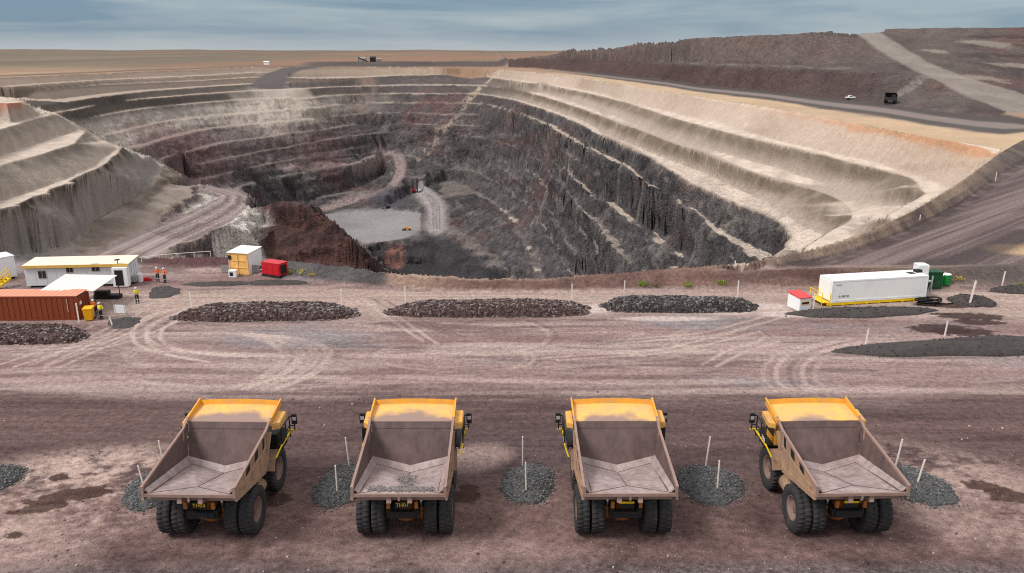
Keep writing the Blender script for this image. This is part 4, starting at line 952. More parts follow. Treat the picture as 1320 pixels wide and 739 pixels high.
    # front end: deck, cab, engine, ladders, mirrors
    b = MB(); b.box(-2.75, 2.75, 4.1, 6.3, 2.98, 3.10); b.box(-2.78, -2.70, 3.9, 6.35, 2.95, 3.12); b.box(2.70, 2.78, 3.9, 6.35, 2.95, 3.12)
    b.build('deck', M['black'], t)
    b = MB(); b.box(-.95, .95, 3.9, 6.55, 1.7, 2.95); b.box(-.98, .98, 6.5, 6.6, 1.6, 3.3); b.build('engine_housing', M['yellow'], t)
    b = MB(); b.box(-2.3, -.6, 4.0, 5.7, 3.1, 4.5); cab_ = b.build('cab', M['yellow'], t, bevel=.06)
    b = MB(); b.box(-2.32, -2.305, 4.2, 5.5, 3.6, 4.3); b.box(-2.1, -.8, 5.705, 5.72, 3.6, 4.3); b.build('window', M['glass'], cab_)
    b = MB(); b.box(1.1, 2.5, 4.3, 5.5, 3.1, 3.75); b.build('air_filter_box', M['black'], t, bevel=.05)
    for s in (-1, 1):
        b = MB(); b.plate([(s*1.35, 3.3, 2.55), (s*2.62, 3.3, 2.55), (s*2.62, 4.0, 2.92), (s*1.35, 4.0, 2.92)], .05); b.plate([(s*1.35, 3.05, 2.0), (s*2.62, 3.05, 2.0), (s*2.62, 3.3, 2.55), (s*1.35, 3.3, 2.55)], .05); b.build('mudguard', M['tan'], t)
        # black rail panel beside the canopy, with a white mark, and stairs edged in yellow
        b = MB(); X = s*2.98
        for y in (3.75, 4.55, 5.35): b.tube((X, y, 3.1), (X, y, 4.45), .04, 8)
        for z in (3.85, 4.45): b.tube((X, 3.75, z), (X, 5.45, z), .04, 8)
        b.tube((s*3.25, 5.45, 3.5), (s*3.25, 5.45, 4.5), .04, 8); b.tube((X, 5.45, 4.42), (s*3.25, 5.45, 4.42), .035, 8); b.tube((X, 5.45, 3.8), (s*3.25, 5.45, 3.8), .035, 8)
        b.box(min(X-.03, X+.03), max(X-.03, X+.03), 3.7, 4.3, 3.15, 4.3)
        b.build('handrail', M['black'], t)
        b = MB(); b.bar((X, 3.45, 3.4), (X, 5.6, 3.44), .07, .09); b.bar((X, 3.45, 3.4), (X-s*.2, 3.0, 2.9), .06, .06); b.bar((s*2.75, 5.6, 3.44), (s*3.3, 5.6, 3.44), .07, .08); b.build('walkway_edge', M['yellow_bright'], t)
        b = MB(); b.box(s*3.28-.16, s*3.28+.16, 5.35, 5.42, 3.95, 4.6); b.cur = 1; b.box(s*3.28-.11, s*3.28+.11, 5.335, 5.349, 4.2, 4.42); b.build('mirror', [M['black'], M['frame']], t)
    b = MB(); b.tube((-1.75, 1.4, 1.35), (-1.75, 2.9, 1.35), .5, 18); b.build('fuel_tank', M['tan'], t, True)
    b = MB(); b.tube((1.75, 1.5, 1.3), (1.75, 2.8, 1.3), .42, 18); b.build('hydraulic_tank', M['tan'], t, True)
    text('785', .42, 'lettering', M['post'], t, (-3.016, 3.95, 3.6), (math.pi/2, 0, -math.pi/2)) if seed == 4 else None
    return t
YAX = 39.4
make_truck('leftmost haul truck, its canopy browned by thick dust, right side in view', (-16.75, YAX-.05, 0), R(-1.2), .75, 1, 'TH04')
make_truck('second haul truck from the left, loose grey gravel on its tray floor', (-5.9, YAX, 0), R(.2), .65, 2, 'TH01')
make_truck('third haul truck from the left, clean swept tray, beside two gravel heaps', (6.15, YAX+.05, 0), R(.4), .35, 3, '')
make_truck('rightmost haul truck, clean bright yellow canopy, left wheels and side in view', (18.2, YAX+.1, 0), R(1.6), .0, 4, '')
# loose gravel left in the second tray
b = MB(); rr = random.Random(5)
for k in range(900):
    x = rr.gauss(0, .8) if k < 500 else rr.uniform(-1.7, 1.7); y = rr.gauss(-2.0, .2) if k >= 300 else rr.uniform(-2.3, .3)
    if k < 300: x = rr.gauss(.0, .32)
    if abs(x) > 1.85 or y < -2.5: continue
    zc = TZ-(y-TY)*.206-max(0, 1-abs(x)/2)*.10 if y > -1.5 else TZ-(y-TY)*.218
    b.rock((x, y, zc+.03), rr.uniform(.02, .065), rr)
g_ = b.build('gravel_scatter', mat('grey_gravel', (124,117,115), .9, .1, (200,196,190), 0, .4, 9)); g_.location = (-5.9, YAX, 0)
tag(g_, 'loose grey gravel spilled over the tray floor of a haul truck', 'gravel', kind='stuff')
# ------------------------------------------------------------------ heaps and windrows
def heap(name, label, cat, c, rx, ry, h, rz, material, n=200, rs=(.05, .16), seed=1, group=None, flat=2.0):
    rnd = random.Random(seed); b = MB(); nr_, na = 22, 72; V = []; base = float(ground(c[0], c[1]))
    def zz(u, v):
        r = math.hypot(u, v); p = (1-r**flat); e = .5*float(fbm(np.array([u*2.1+seed*3.1]), np.array([v*2.1]), 3, seed)[0])
        return h*max(0, p)**.85*(1+.55*e)-.10*(.985 < r <= 1.001)
    kk = .55 if name == 'gravel_heap' else (.35 if name == 'rock_windrow' else 1)
    sq = name in ('rock_windrow',)
    def rad(a): return ((math.cos(a)**4+math.sin(a)**4)**-.25*.97 if sq else 1)*(1+kk*(.13*math.sin(2*a+seed)+.09*math.sin(3*a+2.3*seed)+.06*math.sin(7*a+seed*1.7)))
    V = [(0, 0, zz(0, 0))]
    for i in range(1, nr_+1):
        for k in range(na):
            a = 2*math.pi*k/na; q = rad(a); r = i/nr_; V.append((rx*r*q*math.cos(a), ry*r*q*math.sin(a), zz(r*math.cos(a), r*math.sin(a))+(rnd.uniform(-.5, .5)*min(.05, h*.08) if i < nr_ else 0)))
    Fs = [(0, 1+k, 1+(k+1) % na) for k in range(na)]+[(1+(i-1)*na+k, 1+i*na+k, 1+i*na+(k+1) % na, 1+(i-1)*na+(k+1) % na) for i in range(1, nr_) for k in range(na)]
    b.add(V, Fs)
    for _ in range(n):
        a = rnd.uniform(0, 6.283); r = math.sqrt(rnd.random())*1.03 if rnd.random() < .9 else rnd.uniform(1.0, 1.07 if sq else 1.2); q = rad(a); u, v = r*math.cos(a), r*math.sin(a)
        s = rs[0]+(rs[1]-rs[0])*rnd.random()**2.5; b.cur = 1 if rnd.random() < .3 else 0
        b.rock((rx*q*u, ry*q*v, max(zz(u, v), 0)+s*.15), s, rnd)
    o = b.build(name, material); o.location = (c[0], c[1], base); o.rotation_euler = (0, 0, rz); return tag(o, label, cat, group)
Mg = [mat('grey_gravel_heap', (84,84,85), .95, .2, (116,112,110), 0, .45, 6), mat('pale_gravel_stone', (122,121,120), .9, .1, (160,156,150), 0, .3, 5)]
Mr = [mat('red_brown_rock', (84,66,64), .95, .2, (128,112,108), 0, .4, 2.5), mat('grey_rock', (128,120,118), .9, .15, (170,160,155), 0, .4, 2.5)]
Mk = [mat('charcoal_rock', (68,61,60), .95, .25, (112,100,96), 0, .4, 2.5), mat('grey_rock_light', (120,117,116), .9, .15, (165,160,155), 0, .4, 2.5)]
Mb = [mat('black_gravel', (70,65,65), .95, .2, (100,92,90), 0, .35, 4), mat('black_gravel_stone', (84,82,82), .95, .1, (120,116,114), 0, .3, 3)]
gp = 'gravel heaps beside the parked trucks'
def H_(px, x0, x1, y0, y1, **k):
    """heap seen between photo columns x0..x1 and rows y0 (back) .. y1 (front)"""
    f_ = unp((x0+x1)/2, y1, 0); r_ = unp((x0+x1)/2, y0, 0); ym = (f_[1]+r_[1])/2
    l = unp(x0, (y0+y1)/2, 0); r2 = unp(x1, (y0+y1)/2, 0)
    return ((l[0]+r2[0])/2, ym), (r2[0]-l[0])/2, (r_[1]-f_[1])/2
for i, (x0, x1, y0, y1, lab) in enumerate([
    (160, 240, 606, 657, 'low grey gravel heap half hidden by the leftmost truck tray'),
    (407, 472, 599, 656, 'low grey gravel heap left of the truck with gravel in its tray'),
    (648, 713, 599, 652, 'round grey gravel heap midway between the second and third trucks'),
    (877, 956, 599, 654, 'grey gravel heap just right of the third truck'),
    (1146, 1222, 601, 656, 'grey gravel heap just right of the rightmost truck'),
    (-30, 27, 602, 634, 'grey gravel heap cut by the left edge of the photo')]):
    c, rx, ry = H_(0, x0, x1, y0, y1); heap('gravel_heap', lab, 'gravel heap', c, rx*1.02, ry*.98, .62, 0, Mg, 2400, (.016, .085), 11+i, gp)
gw = 'rock windrows along the pit road'
for i, (x0, x1, y0, y1, h, m, lab) in enumerate([
    (232, 458, 396, 416, .85, Mr, 'reddish dark rock windrow, left of the three along the pit road'),
    (508, 756, 392, 411, .88, Mr, 'long dark rock windrow, middle of the three along the pit road'),
    (782, 968, 388, 405, .85, Mk, 'charcoal rock windrow, right of the three along the pit road'),
    (-60, 106, 424, 447, .8, Mr, 'low rubble windrow in front of the orange container')]):
    c, rx, ry = H_(0, x0, x1, y0, y1); heap('rock_windrow', lab, 'rock windrow', c, rx, ry*.85, h, R(3 if i == 3 else 0), m, 5200 if i < 3 else 2400, (.05, .20), 31+i, gw, 7.0)
for i, (x0, x1, y0, y1, h, rz, m, lab) in enumerate([
    (1098, 1400, 440, 462, 1.0, R(2.5), Mb, 'long smooth black gravel windrow at the right edge, across the yard'),
    (1024, 1200, 397, 411, .55, R(5), Mb, 'low black gravel bank in front of the long white container'),
    (1226, 1278, 383, 398, .75, 0, Mb, 'small black gravel cone with a white post behind the oil stain'),
    (1276, 1350, 372, 380, .6, 0, Mb, 'small dark gravel mound by the post at the right edge'),
    (138, 182, 408, 424, .17, R(35), Mb, 'black gravel streak beside the white signboard in the camp yard'),
    (190, 232, 368, 386, .13, R(38), Mb, 'low black gravel ridge behind the lone person in the camp yard'),
    (240, 322, 363, 370, .2, 0, Mb, 'low dark gravel ridge in front of the plywood hut'),
    (318, 392, 361, 369, .25, 0, Mb, 'low dark gravel ridge in front of the red generator')]):
    c, rx, ry = H_(0, x0, x1, y0, y1); heap('gravel_bank', lab, 'gravel bank', c, rx, ry*.9, h, rz, m, 260 if i < 4 else 140, (.04, .14) if i < 4 else (.02, .07), 51+i, None, 3.0)

# ------------------------------------------------------------------ buildings and containers
def frame_at(name, a, b_, label, cat, group=None):
    """Empty at ground point a, local x running to ground point b"""
    d = b_-a; return tag(empty(name, a, math.atan2(d.y, d.x)), label, cat, group), d.length
# rust orange container
a = G(103, 413); L_ = 12.19
t = tag(empty('shipping_container', (a.x-L_*math.cos(R(1.0)), a.y-L_*math.sin(R(1.0)), a.z), R(1.0)), 'rust orange corrugated shipping container with faded roof at the left edge', 'shipping container')
b = MB(); W_, Hh = 2.44, 2.5
n_ = 44
for side, y in ((0, 0), (1, W_)):
    for k in range(n_):
        x0 = .1+(L_-.2)*k/n_; dx = (L_-.2)/n_; o_ = .035 if k % 2 else 0
        yy = y+o_ if side == 0 else y-o_
        b.box(x0, x0+dx, min(yy, yy+.03), max(yy, yy+.03), .15, Hh-.1)
for x in (0, L_-.12):
    for y in (0, W_-.12): b.box(x, x+.12, y-.02 if y == 0 else y, y+.12, 0, Hh)
for z in (0, Hh-.12):
    for y in (-.015, W_-.1): b.box(.12, L_-.12, y, y+.11, z, z+.13)
b.build('wall', M['orange'], t)
b = MB(); b.box(0, L_, 0, W_, Hh-.02, Hh+.05)
for k in range(20): b.box(.3+k*.6, .45+k*.6, .15, W_-.15, Hh+.05, Hh+.07)
b.build('roof', M['orange_roof'], t)
b = MB()
for y0 in (.06, 1.23): b.box(L_-.03, L_+.03, y0, y0+1.14, .12, Hh-.12)
for y in (.35, .85, 1.55, 2.05): b.tube((L_+.07, y, .15), (L_+.07, y, Hh-.15), .025, 6)
d_ = b.build('door', M['orange'], t)
b = MB(); b.box(L_+.032, L_+.045, .3, .75, 1.5, 1.85); b.build('notice', M['white'], d_)
b = MB(); b.box(L_-1.0, L_-.97, -.05, -.02, .9, 2.2); b.build('vent_pipe', M['post'], t)
# office
a, c = G(35, 371.5), G(168, 368.5)
t, L_ = frame_at('site_office', a, c, 'long pale grey site office with cream roof and yellow fascia', 'site office'); D_ = 3.1
b = MB(); b.box(0, L_, 0, D_, .25, 2.55)
for k in range(1, 10): b.box(L_*k/10-.02, L_*k/10+.02, -.015, 0, .25, 2.5)
b.build('wall', M['offwall'], t)
b = MB(); b.plate([(-.15, -.2, 2.55), (L_+.15, -.2, 2.55), (L_+.15, D_+.2, 2.72), (-.15, D_+.2, 2.72)], .08); b.build('roof', M['offroof'], t)
b = MB(); b.box(-.15, L_+.15, -.26, -.2, 2.34, 2.66); b.build('fascia', M['fascia'], t)
for x, w_, z0 in ((1.5, .8, 1.15), (4.6, .7, 1.75), (7.4, .8, 1.85)):
    b = MB(); b.box(x-.06, x+w_+.06, -.05, -.01, z0-.06, z0+.86); f_ = b.build('window', M['frame'], t); b = MB(); b.box(x, x+w_*.46, -.07, -.05, z0, z0+.8); b.box(x+w_*.54, x+w_, -.07, -.05, z0, z0+.8); b.build('pane', M['glass'], f_)
b = MB(); b.box(.3, L_-.3, .3, .5, 0, .25); b.box(.3, L_-.3, D_-.5, D_-.3, 0, .25); b.build('skid', M['black'], t)
b = MB(); b.box(L_-1.55, L_+.1, -.75, -.02, .1, 2.3); p_ = b.build('porch', M['white'], t); b = MB(); b.box(L_-1.25, L_-.35, -.78, -.751, .25, 2.05); b.build('screen_door', M['black'], p_)
b = MB(); b.box(L_+.02, L_+.5, .5, 1.2, .3, .95); b.build('air_conditioner', M['grey'], t)
for y in (1.0, 1.7, 2.3): 
    b = MB(); b.tube((L_+.06, y, .2), (L_+.06, y, 2.5), .05, 8); b.build('downpipe', M['white'], t)
b = MB(); b.tube((L_-1.0, -.1, 2.6), (L_-1.0, -.1, 3.1), .05, 8); b.bar((L_-1.25, -.15, 3.1), (L_-.75, -.1, 3.15), .3, .12); b.build('floodlight', M['black'], t)
# awning between office and container
P_ = [unp(52, 375, 2.55), unp(121, 375.5, 2.45), unp(151, 355.5, 2.6), unp(84, 354.5, 2.7)]
o0 = Vector(((P_[0][0]+P_[2][0])/2, (P_[0][1]+P_[2][1])/2, 0)); t = tag(empty('awning', o0), 'white sheet awning spanning from the orange container to the office', 'awning')
b = MB(); b.plate([Vector(p)-o0 for p in P_], .06)
for k in range(1, 9): 
    u = k/9; p = Vector(P_[0]).lerp(Vector(P_[1]), u)-o0; q = Vector(P_[3]).lerp(Vector(P_[2]), u)-o0; b.bar(p+Vector((0,0,.08)), q+Vector((0,0,.08)), .05, .03)
b.build('sheet', M['awning'], t)
for p in (P_[1], P_[2], P_[3]):
    q = Vector(p)-o0; b = MB(); b.tube((q.x, q.y, 0), (q.x, q.y, q.z), .05, 8); b.build('post', M['black'], t)
b = MB(); 
b.box(-1.4, 1.4, .5, 1.3, 0, .45); b.box(-1.2, .2, .55, 1.2, .44, .9)
b2_ = b.build('crate_stack', M['black']); b2_.location = o0+Vector((1.2, 2.0, 0)); tag(b2_, 'dark crate stack standing in the shade under the white awning', 'crate stack')
# white cabin at the left edge with yellow stairs
a = G(23, 359); t = tag(empty('site_cabin', a, R(50)), 'white cabin at the far left edge with yellow access stairs', 'site cabin')
b = MB(); b.box(-6, 0, 0, 2.6, .3, 2.75); b.box(-6.05, .05, -.05, 2.65, 2.72, 2.82); b.build('wall', M['white'], t)
b = MB(); b.box(-5.8, -.2, .2, .4, 0, .3); b.box(-5.8, -.2, 2.2, 2.4, 0, .3); b.build('skid', M['black'], t)
a = G(9, 372); t = tag(empty('access_stairs', a, R(50)), 'yellow steel stairs and handrail leading to the white cabin', 'stairs')
b = MB(); b.bar((-1.2, 0, 0), (.6, 0, 1.1), .08, .18); b.bar((-1.2, .8, 0), (.6, .8, 1.1), .08, .18)
for k in range(5): b.box(-1.2+k*.36, -.85+k*.36, 0, .8, .1+k*.22, .14+k*.22)
b.build('tread', M['yellow_bright'], t)
b = MB()
for y in (0, .8):
    for k in (0, 1, 2): b.tube((-1.1+k*.85, y, .1+k*.52), (-1.1+k*.85, y, 1.1+k*.52), .04, 6)
    b.tube((-1.1, y, 1.1), (.6, y, 2.14), .04, 6); b.tube((-1.1, y, .6), (.6, y, 1.64), .04, 6)
b.build('handrail', M['yellow_bright'], t)
# plywood fronted hut
a, c = G(296, 354), G(322, 355.5)
t, L_ = frame_at('storage_hut', a, c, 'white hut with a warm plywood front beside the red generator', 'hut'); D_ = 3.0
b = MB(); b.box(0, .06, .06, D_, .1, 2.75); b.box(L_-.06, L_, .06, D_, .1, 2.75); b.box(0, L_, D_-.06, D_, .1, 2.75); b.build('wall', M['white'], t)
b = MB(); b.plate([(-.08, -.1, 2.72), (L_+.08, -.1, 2.72), (L_+.08, D_+.1, 2.85), (-.08, D_+.1, 2.85)], .07); b.build('roof', M['white2'], t)
b = MB(); b.box(.06, L_-.06, .02, .07, .1, 2.7)
for z in (.9, 1.75): b.box(.1, L_-.1, -.04, .02, z, z+.07)
for x in (.1, L_*.45, L_-.15): b.box(x, x+.08, -.05, .02, .1, 2.7)
b.build('plywood_front', M['ply'], t)
b = MB(); b.box(.05, .42, -.08, -.02, 1.9, 2.4); b.build('control_box', M['black'], t)
a = G(301, 357); b = MB(); b.box(-.45, .45, -.35, .35, 0, .85); o = b.build('cooling_unit', M['white'], None, bevel=.03); o.location = a; tag(o, 'small white cooling unit on the ground before the plywood hut', 'cooling unit')
b = MB(); b.box(-.3, .1, -.37, -.355, .2, .65); b.build('grille', M['black'], o)
for px, lab in ((291.5, 'grey fence panel at the left side of the plywood hut'), (329, 'grey fence panel between the plywood hut and the generator')):
    a = G(px, 352.5); b = MB()
    for k in range(8): b.box(-.55+k*.14, -.43+k*.14, -.02, .02, .1, 1.0)
    b.box(-.58, .58, -.03, .03, .95, 1.02); b.box(-.58, .58, -.03, .03, .15, .22); o = b.build('fence_panel', M['grey']); o.location = a; tag(o, lab, 'fence panel', 'fence panels by the plywood hut')
# generator
a, c = G(338, 356), G(358, 357.5)
t, L_ = frame_at('generator', a, c, 'red enclosed generator standing on the black berm', 'generator'); D_ = 1.5; t.rotation_euler.z += R(-8); L_ = 2.7
b = MB(); b.box(0, L_, 0, D_, .28, 1.7); b.box(-.03, L_+.03, -.03, D_+.03, 1.7, 1.78); b.build('enclosure', M['red'], t, bevel=.03)
b = MB(); b.box(-.05, L_+.05, .0, D_, .0, .27); b.build('skid', M['black'], t)
for x in (.1, 1.0, 1.9):
    b = MB(); b.box(x, x+.7, -.025, -.005, .4, 1.6); d_ = b.build('door', M['red'], t); b = MB(); b.box(x+.6, x+.64, -.045, -.027, .9, 1.1); b.build('handle', M['black'], d_)
b = MB(); b.box(L_+.005, L_+.02, .25, 1.25, .45, 1.5); b.build('radiator_grille', M['black'], t)
b = MB(); b.tube((-.1, .6, .6), (-1.6, .9, .4), .05, 8); b.build('cable', M['post'], t)
# long white container on the right
a, c = G(1070, 395), G(1192.5, 387.5)
t, L_ = frame_at('storage_container', a, c, 'long white refrigerated storage container on a yellow skid base', 'storage container'); W_ = 2.44; z0, z1 = .5, 2.72
b = MB(); b.box(0, L_, 0, W_, z0, z1)
for x in (0, L_-.12):
    for y in (-.02, W_-.1): b.box(x-.01, x+.13, y, y+.12, z0-.03, z1+.03)
for y in (-.02, W_-.09): b.box(.13, L_-.13, y, y+.11, z0, z0+.14); b.box(.13, L_-.13, y, y+.11, z1-.1, z1+.02)
b.build('wall', M['white2'], t)
b = MB(); b.plate([(0, 0, z1+.03), (L_, 0, z1+.03), (L_, W_, z1+.03), (0, W_, z1+.03)], .03); b.build('roof', M['white'], t)
b = MB(); b.box(-.4, L_+.1, -.06, .06, .10, .36); b.box(-.4, L_+.1, W_-.06, W_+.06, .10, .36)
for k in range(9): b.box(k*L_/8-.1, k*L_/8+.14, -.07, W_+.07, .04, .34)
b.build('skid_base', M['yellow_bright'], t)
b = MB(); b.box(-.02, L_, -.07, -.025, .38, .47); b.build('skirt_rail', M['white'], t)
b = MB(); b.box(-.03, 0, .15, W_-.15, z0+.1, z1-.1); b.build('door', M['white2'], t)
b = MB()
for y in (0.05, W_-.05): b.tube((-1.0, y, 0), (-1.0, y, 1.5), .04, 6); b.tube((-.05, y, .4), (-.05, y, 1.4), .035, 6)
b.tube((-1.0, .05, 1.45), (-1.0, W_-.05, 1.45), .035, 6); b.tube((-1.0, .05, 1.0), (-1.0, W_-.05, 1.0), .035, 6); b.box(-1.0, -.05, 0, W_, .38, .44)
b.build('entry_platform', M['yellow_bright'], t)
b = MB(); 
for y in (.3, 2.1): b.box(L_+.75, L_+.85, y, y+.1, 0, 2.6)
b.box(L_+.05, L_+.85, .3, 2.2, 1.9, 2.0); b.bar((L_+.1, .3, .5), (L_+.8, .3, 1.9), .06, .06); b.build('end_frame', M['frame'], t)
b = MB(); b.box(L_-1.6, L_-.9, .9, 1.6, z1+.06, z1+.10); b.box(L_-.6, L_+.1, 1.2, 1.8, z1+.06, z1+.35); b.build('roof_hatch', M['black'], t)
text('SU 887 85', .30, 'lettering', M['black'], t, (1.45, -.03, 1.02), (math.pi/2, 0, 0)); text('SUMU 20', .16, 'lettering', M['black'], t, (.75, -.03, 2.3), (math.pi/2, 0, 0))
a = G(1183, 376); b = MB()
for k in range(4): b.box(-.6, .6, -.6, .6, k*.8, k*.8+.81)
o = b.build('crate_tower', M['white'], None, bevel=.03); o.location = a; tag(o, 'stack of white crates rising behind the long white container', 'crate stack')
a = G(1201, 371); b = MB(); b.box(-.75, .75, -.6, .6, 0, 1.9); b.box(-.8, .8, -.65, .65, 1.88, 2.0); o = b.build('waste_skip', M['dkgreen'], None, bevel=.03); o.location = a; tag(o, 'tall dark green bin behind the long white container', 'bin')
for px, py, lab in ((1208.5, 367, 'bright green drum next to the dark green bin'), (1218, 366.5, 'bright green drum at the right of the pair')):
    a = G(px, py); t = tag(empty('drum', a), lab, 'drum', 'green drums by the white container'); b = MB()
    b.tube((0, 0, 0), (0, 0, 1.15), .52, 20)
    for z in (.02, .38, .76, 1.1): b.tube((0, 0, z), (0, 0, z+.05), .55, 20)
    b.build('barrel', M['green'], t); b = MB(); b.tube((0, 0, 1.16), (0, 0, 1.22), .53, 20); b.build('lid', M['white'], t)
# red roofed box
a, c = G(1030, 402.5), G(1044.5, 399)
t, L_ = frame_at('pump_shed', a, c, 'small white shed with a red roof left of the long white container', 'shed'); L_ = 1.35; t.rotation_euler.z = R(18)
b = MB(); b.box(0, L_, 0, 2.0, .06, 1.45); b.build('wall', M['white'], t)
b = MB(); b.plate([(-.1, -.1, 1.45), (L_+.1, -.1, 1.45), (L_+.1, 2.1, 1.62), (-.1, 2.1, 1.62)], .08); b.build('roof', M['red_roof'], t)
b = MB(); b.box(.15, L_-.2, -.03, -.005, .75, 1.1); b.build('sign', M['ply'], t); b = MB(); b.box(.22, L_-.28, -.04, -.031, .82, 1.02); b.build('sign_panel', M['black'], t)
# hose pile
a = G(1197, 392); b = MB(); rnd = random.Random(3)
for k in range(9):
    pts = []; r = rnd.uniform(.5, 1.2); cx_, cy_ = rnd.uniform(-.5, .5), rnd.uniform(-.3, .3); ph = rnd.uniform(0, 6)
    for q in range(13): an = ph+q*.52; pts.append((cx_+r*math.cos(an), cy_+.6*r*math.sin(an), .08+.07*k))
    b.path(pts, .07, 6)
b.path([(.6, 0, .1), (1.8, -.2, .08), (2.8, .1, .08), (4.0, -.3, .08)], .07, 6)
o = b.build('hose_pile', M['hose'], None, True); o.location = a; tag(o, 'tangle of black hoses on the ground at the white container end', 'hoses')
# wheelie bin, white board, bollard, small camp things
a = G(116, 413); t = tag(empty('wheelie_bin', a, R(8)), 'yellow wheelie bin at the end of the orange container', 'wheelie bin')
b = MB(); b.add([(-.33,-.38,.08),(.33,-.38,.08),(.33,.34,.08),(-.33,.34,.08),(-.42,-.48,1.25),(.42,-.48,1.25),(.42,.42,1.25),(-.42,.42,1.25)], [(3,2,1,0),(4,5,6,7),(0,1,5,4),(1,2,6,5),(2,3,7,6),(3,0,4,7)]); b.build('tub', M['binyellow'], t, bevel=.03)
b = MB(); b.plate([(-.46,-.52,1.26),(.46,-.52,1.26),(.46,.5,1.34),(-.46,.5,1.34)], .07); b.build('lid', M['binyellow'], t, bevel=.02)
for x in (-.36, .36): 
    b = MB(); b.tube((x-.04, .36, .13), (x+.04, .36, .13), .13, 14); b.build('wheel', M['black'], t)
a = G(156, 409); t = tag(empty('signboard', a, R(-4)), 'pale blank signboard on legs in the camp yard', 'signboard')
b = MB(); b.box(-.6, .6, -.02, .02, .45, 1.3); b.build('panel', M['white'], t)
for x in (-.5, .5): 
    b = MB(); b.bar((x, 0, 0), (x, 0, 1.3), .06, .06); b.bar((x, 0, .9), (x, .5, 0), .05, .05); b.build('leg', M['frame'], t)
a = G(181, 363); b = MB(); b.tube((0, 0, 0), (0, 0, .9), .34, 14); b.tube((0, 0, .9), (0, 0, 1.02), .2, 14); o = b.build('water_drum', M['white']); o.location = a; tag(o, 'small white drum at the right end of the office', 'drum')
a = G(190, 362); b = MB(); b.box(-.5, .5, -.2, .2, 0, .3); b.tube((-.3, 0, .3), (.3, 0, .3), .12, 8); o = b.build('hose_reel', M['red']); o.location = a; tag(o, 'small red equipment on the ground right of the office', 'equipment')
# rope barrier behind the office
t = tag(empty('rope_barrier', G(190, 346)), 'white rope barrier on short posts along the pit edge', 'rope barrier'); o0 = t.location
pts = [unp(x, y, 1.2) for x, y in ((182, 331.5), (205, 329), (228, 327), (250, 325.5), (271, 324))]
b = MB(); b.path([Vector(p)-o0 for p in pts], .035, 6); b.build('rope', M['post'], t)
for p in pts: 
    q = Vector(p)-o0; b = MB(); b.tube((q.x, q.y, float(ground(p[0], p[1]))-.1), (q.x, q.y, q.z+.05), .04, 6); b.build('post', M['post'], t)

# ------------------------------------------------------------------ marker posts
def make_post(h):
    b = MB(); b.box(-.06, .06, -.04, .04, -.1, h); t = b.build('marker_post', M['post'])
    return t
protos = {}
posts = [ # base px, base py, top py, lean, on heap height, label
 (102,416,391,0,0,'white marker post at the right front corner of the orange container'),
 (145,419.5,408.5,-.2,0,'short leaning white post left of the black gravel streak'),
 (248,399,377,-.05,0,'white post at the left end of the reddish rock windrow'),
 (440.5,395,373,0,.5,'white post on the right end of the reddish rock windrow'),
 (522.5,389.5,369,0,.0,'white post behind the left end of the middle rock windrow'),
 (737,387,366,0,.3,'white post behind the right end of the middle rock windrow'),
 (804.5,384,362,0,.3,'white post behind the left end of the charcoal windrow'),
 (950.5,383.5,362,0,.3,'white post behind the right end of the charcoal windrow'),
 (947,347,336,0,0,'short white post on the pit bund above the charcoal windrow'),
 (1251,388,362,.1,.55,'thick white post standing in the small black gravel cone'),
 (1291,371,350,.05,.3,'white post in the dark gravel mound near the right edge'),
 (1116,444,424,.05,0,'white post at the left end of the long black windrow'),
 (1217.5,434,414,.05,0,'white post standing at the brown oil stain'),
 (1048,400.5,380,.0,0,'yellowish white post between the red roofed shed and the container'),
 (1185,288,277,0,0,'white post on the pit bund beside the right haul road'),
 (1283,234,222,0,0,'white post high on the bund where the haul road leaves the frame'),
 (211,600,568,-.06,.35,'rear post in the heap left of the leftmost truck'),
 (187,632,600,-.12,.45,'front leaning post in the heap left of the leftmost truck'),
 (450,600,564,-.06,.35,'rear post in the heap between the first and second trucks'),
 (434.5,633,600,.0,.45,'front post in the heap between the first and second trucks'),
 (673.5,600,563,0,.35,'rear post in the round heap between the middle trucks'),
 (678,630,596,-.02,.5,'front post in the round heap between the middle trucks'),
 (910,598,563,.07,.35,'rear post in the heap right of the third truck'),
 (924.5,629,594,0,.45,'front post in the heap right of the third truck'),
 (1155,598,566,.1,.35,'rear post in the heap right of the rightmost truck'),
 (1182,624,592,.14,.45,'front post in the heap right of the rightmost truck')]
for i, (px, py, pt, lean, hh, lab) in enumerate(posts):
    x, y, _ = unp(px, py, hh); z = hh if hh else float(ground(x, y))
    d = ray(px, pt); k = y/d[1]; h = CH+d[2]*k-z+.05
    t = copy_tree(protos['p']) if 'p' in protos else protos.setdefault('p', make_post(1.0))
    t.location = (x, y, z-.05); t.scale = ((1.5 if px == 1251 else .95) if py < 500 else .6, 1, h); t.rotation_euler = (0, lean, 0); tag(t, lab, 'marker post', 'white marker posts')

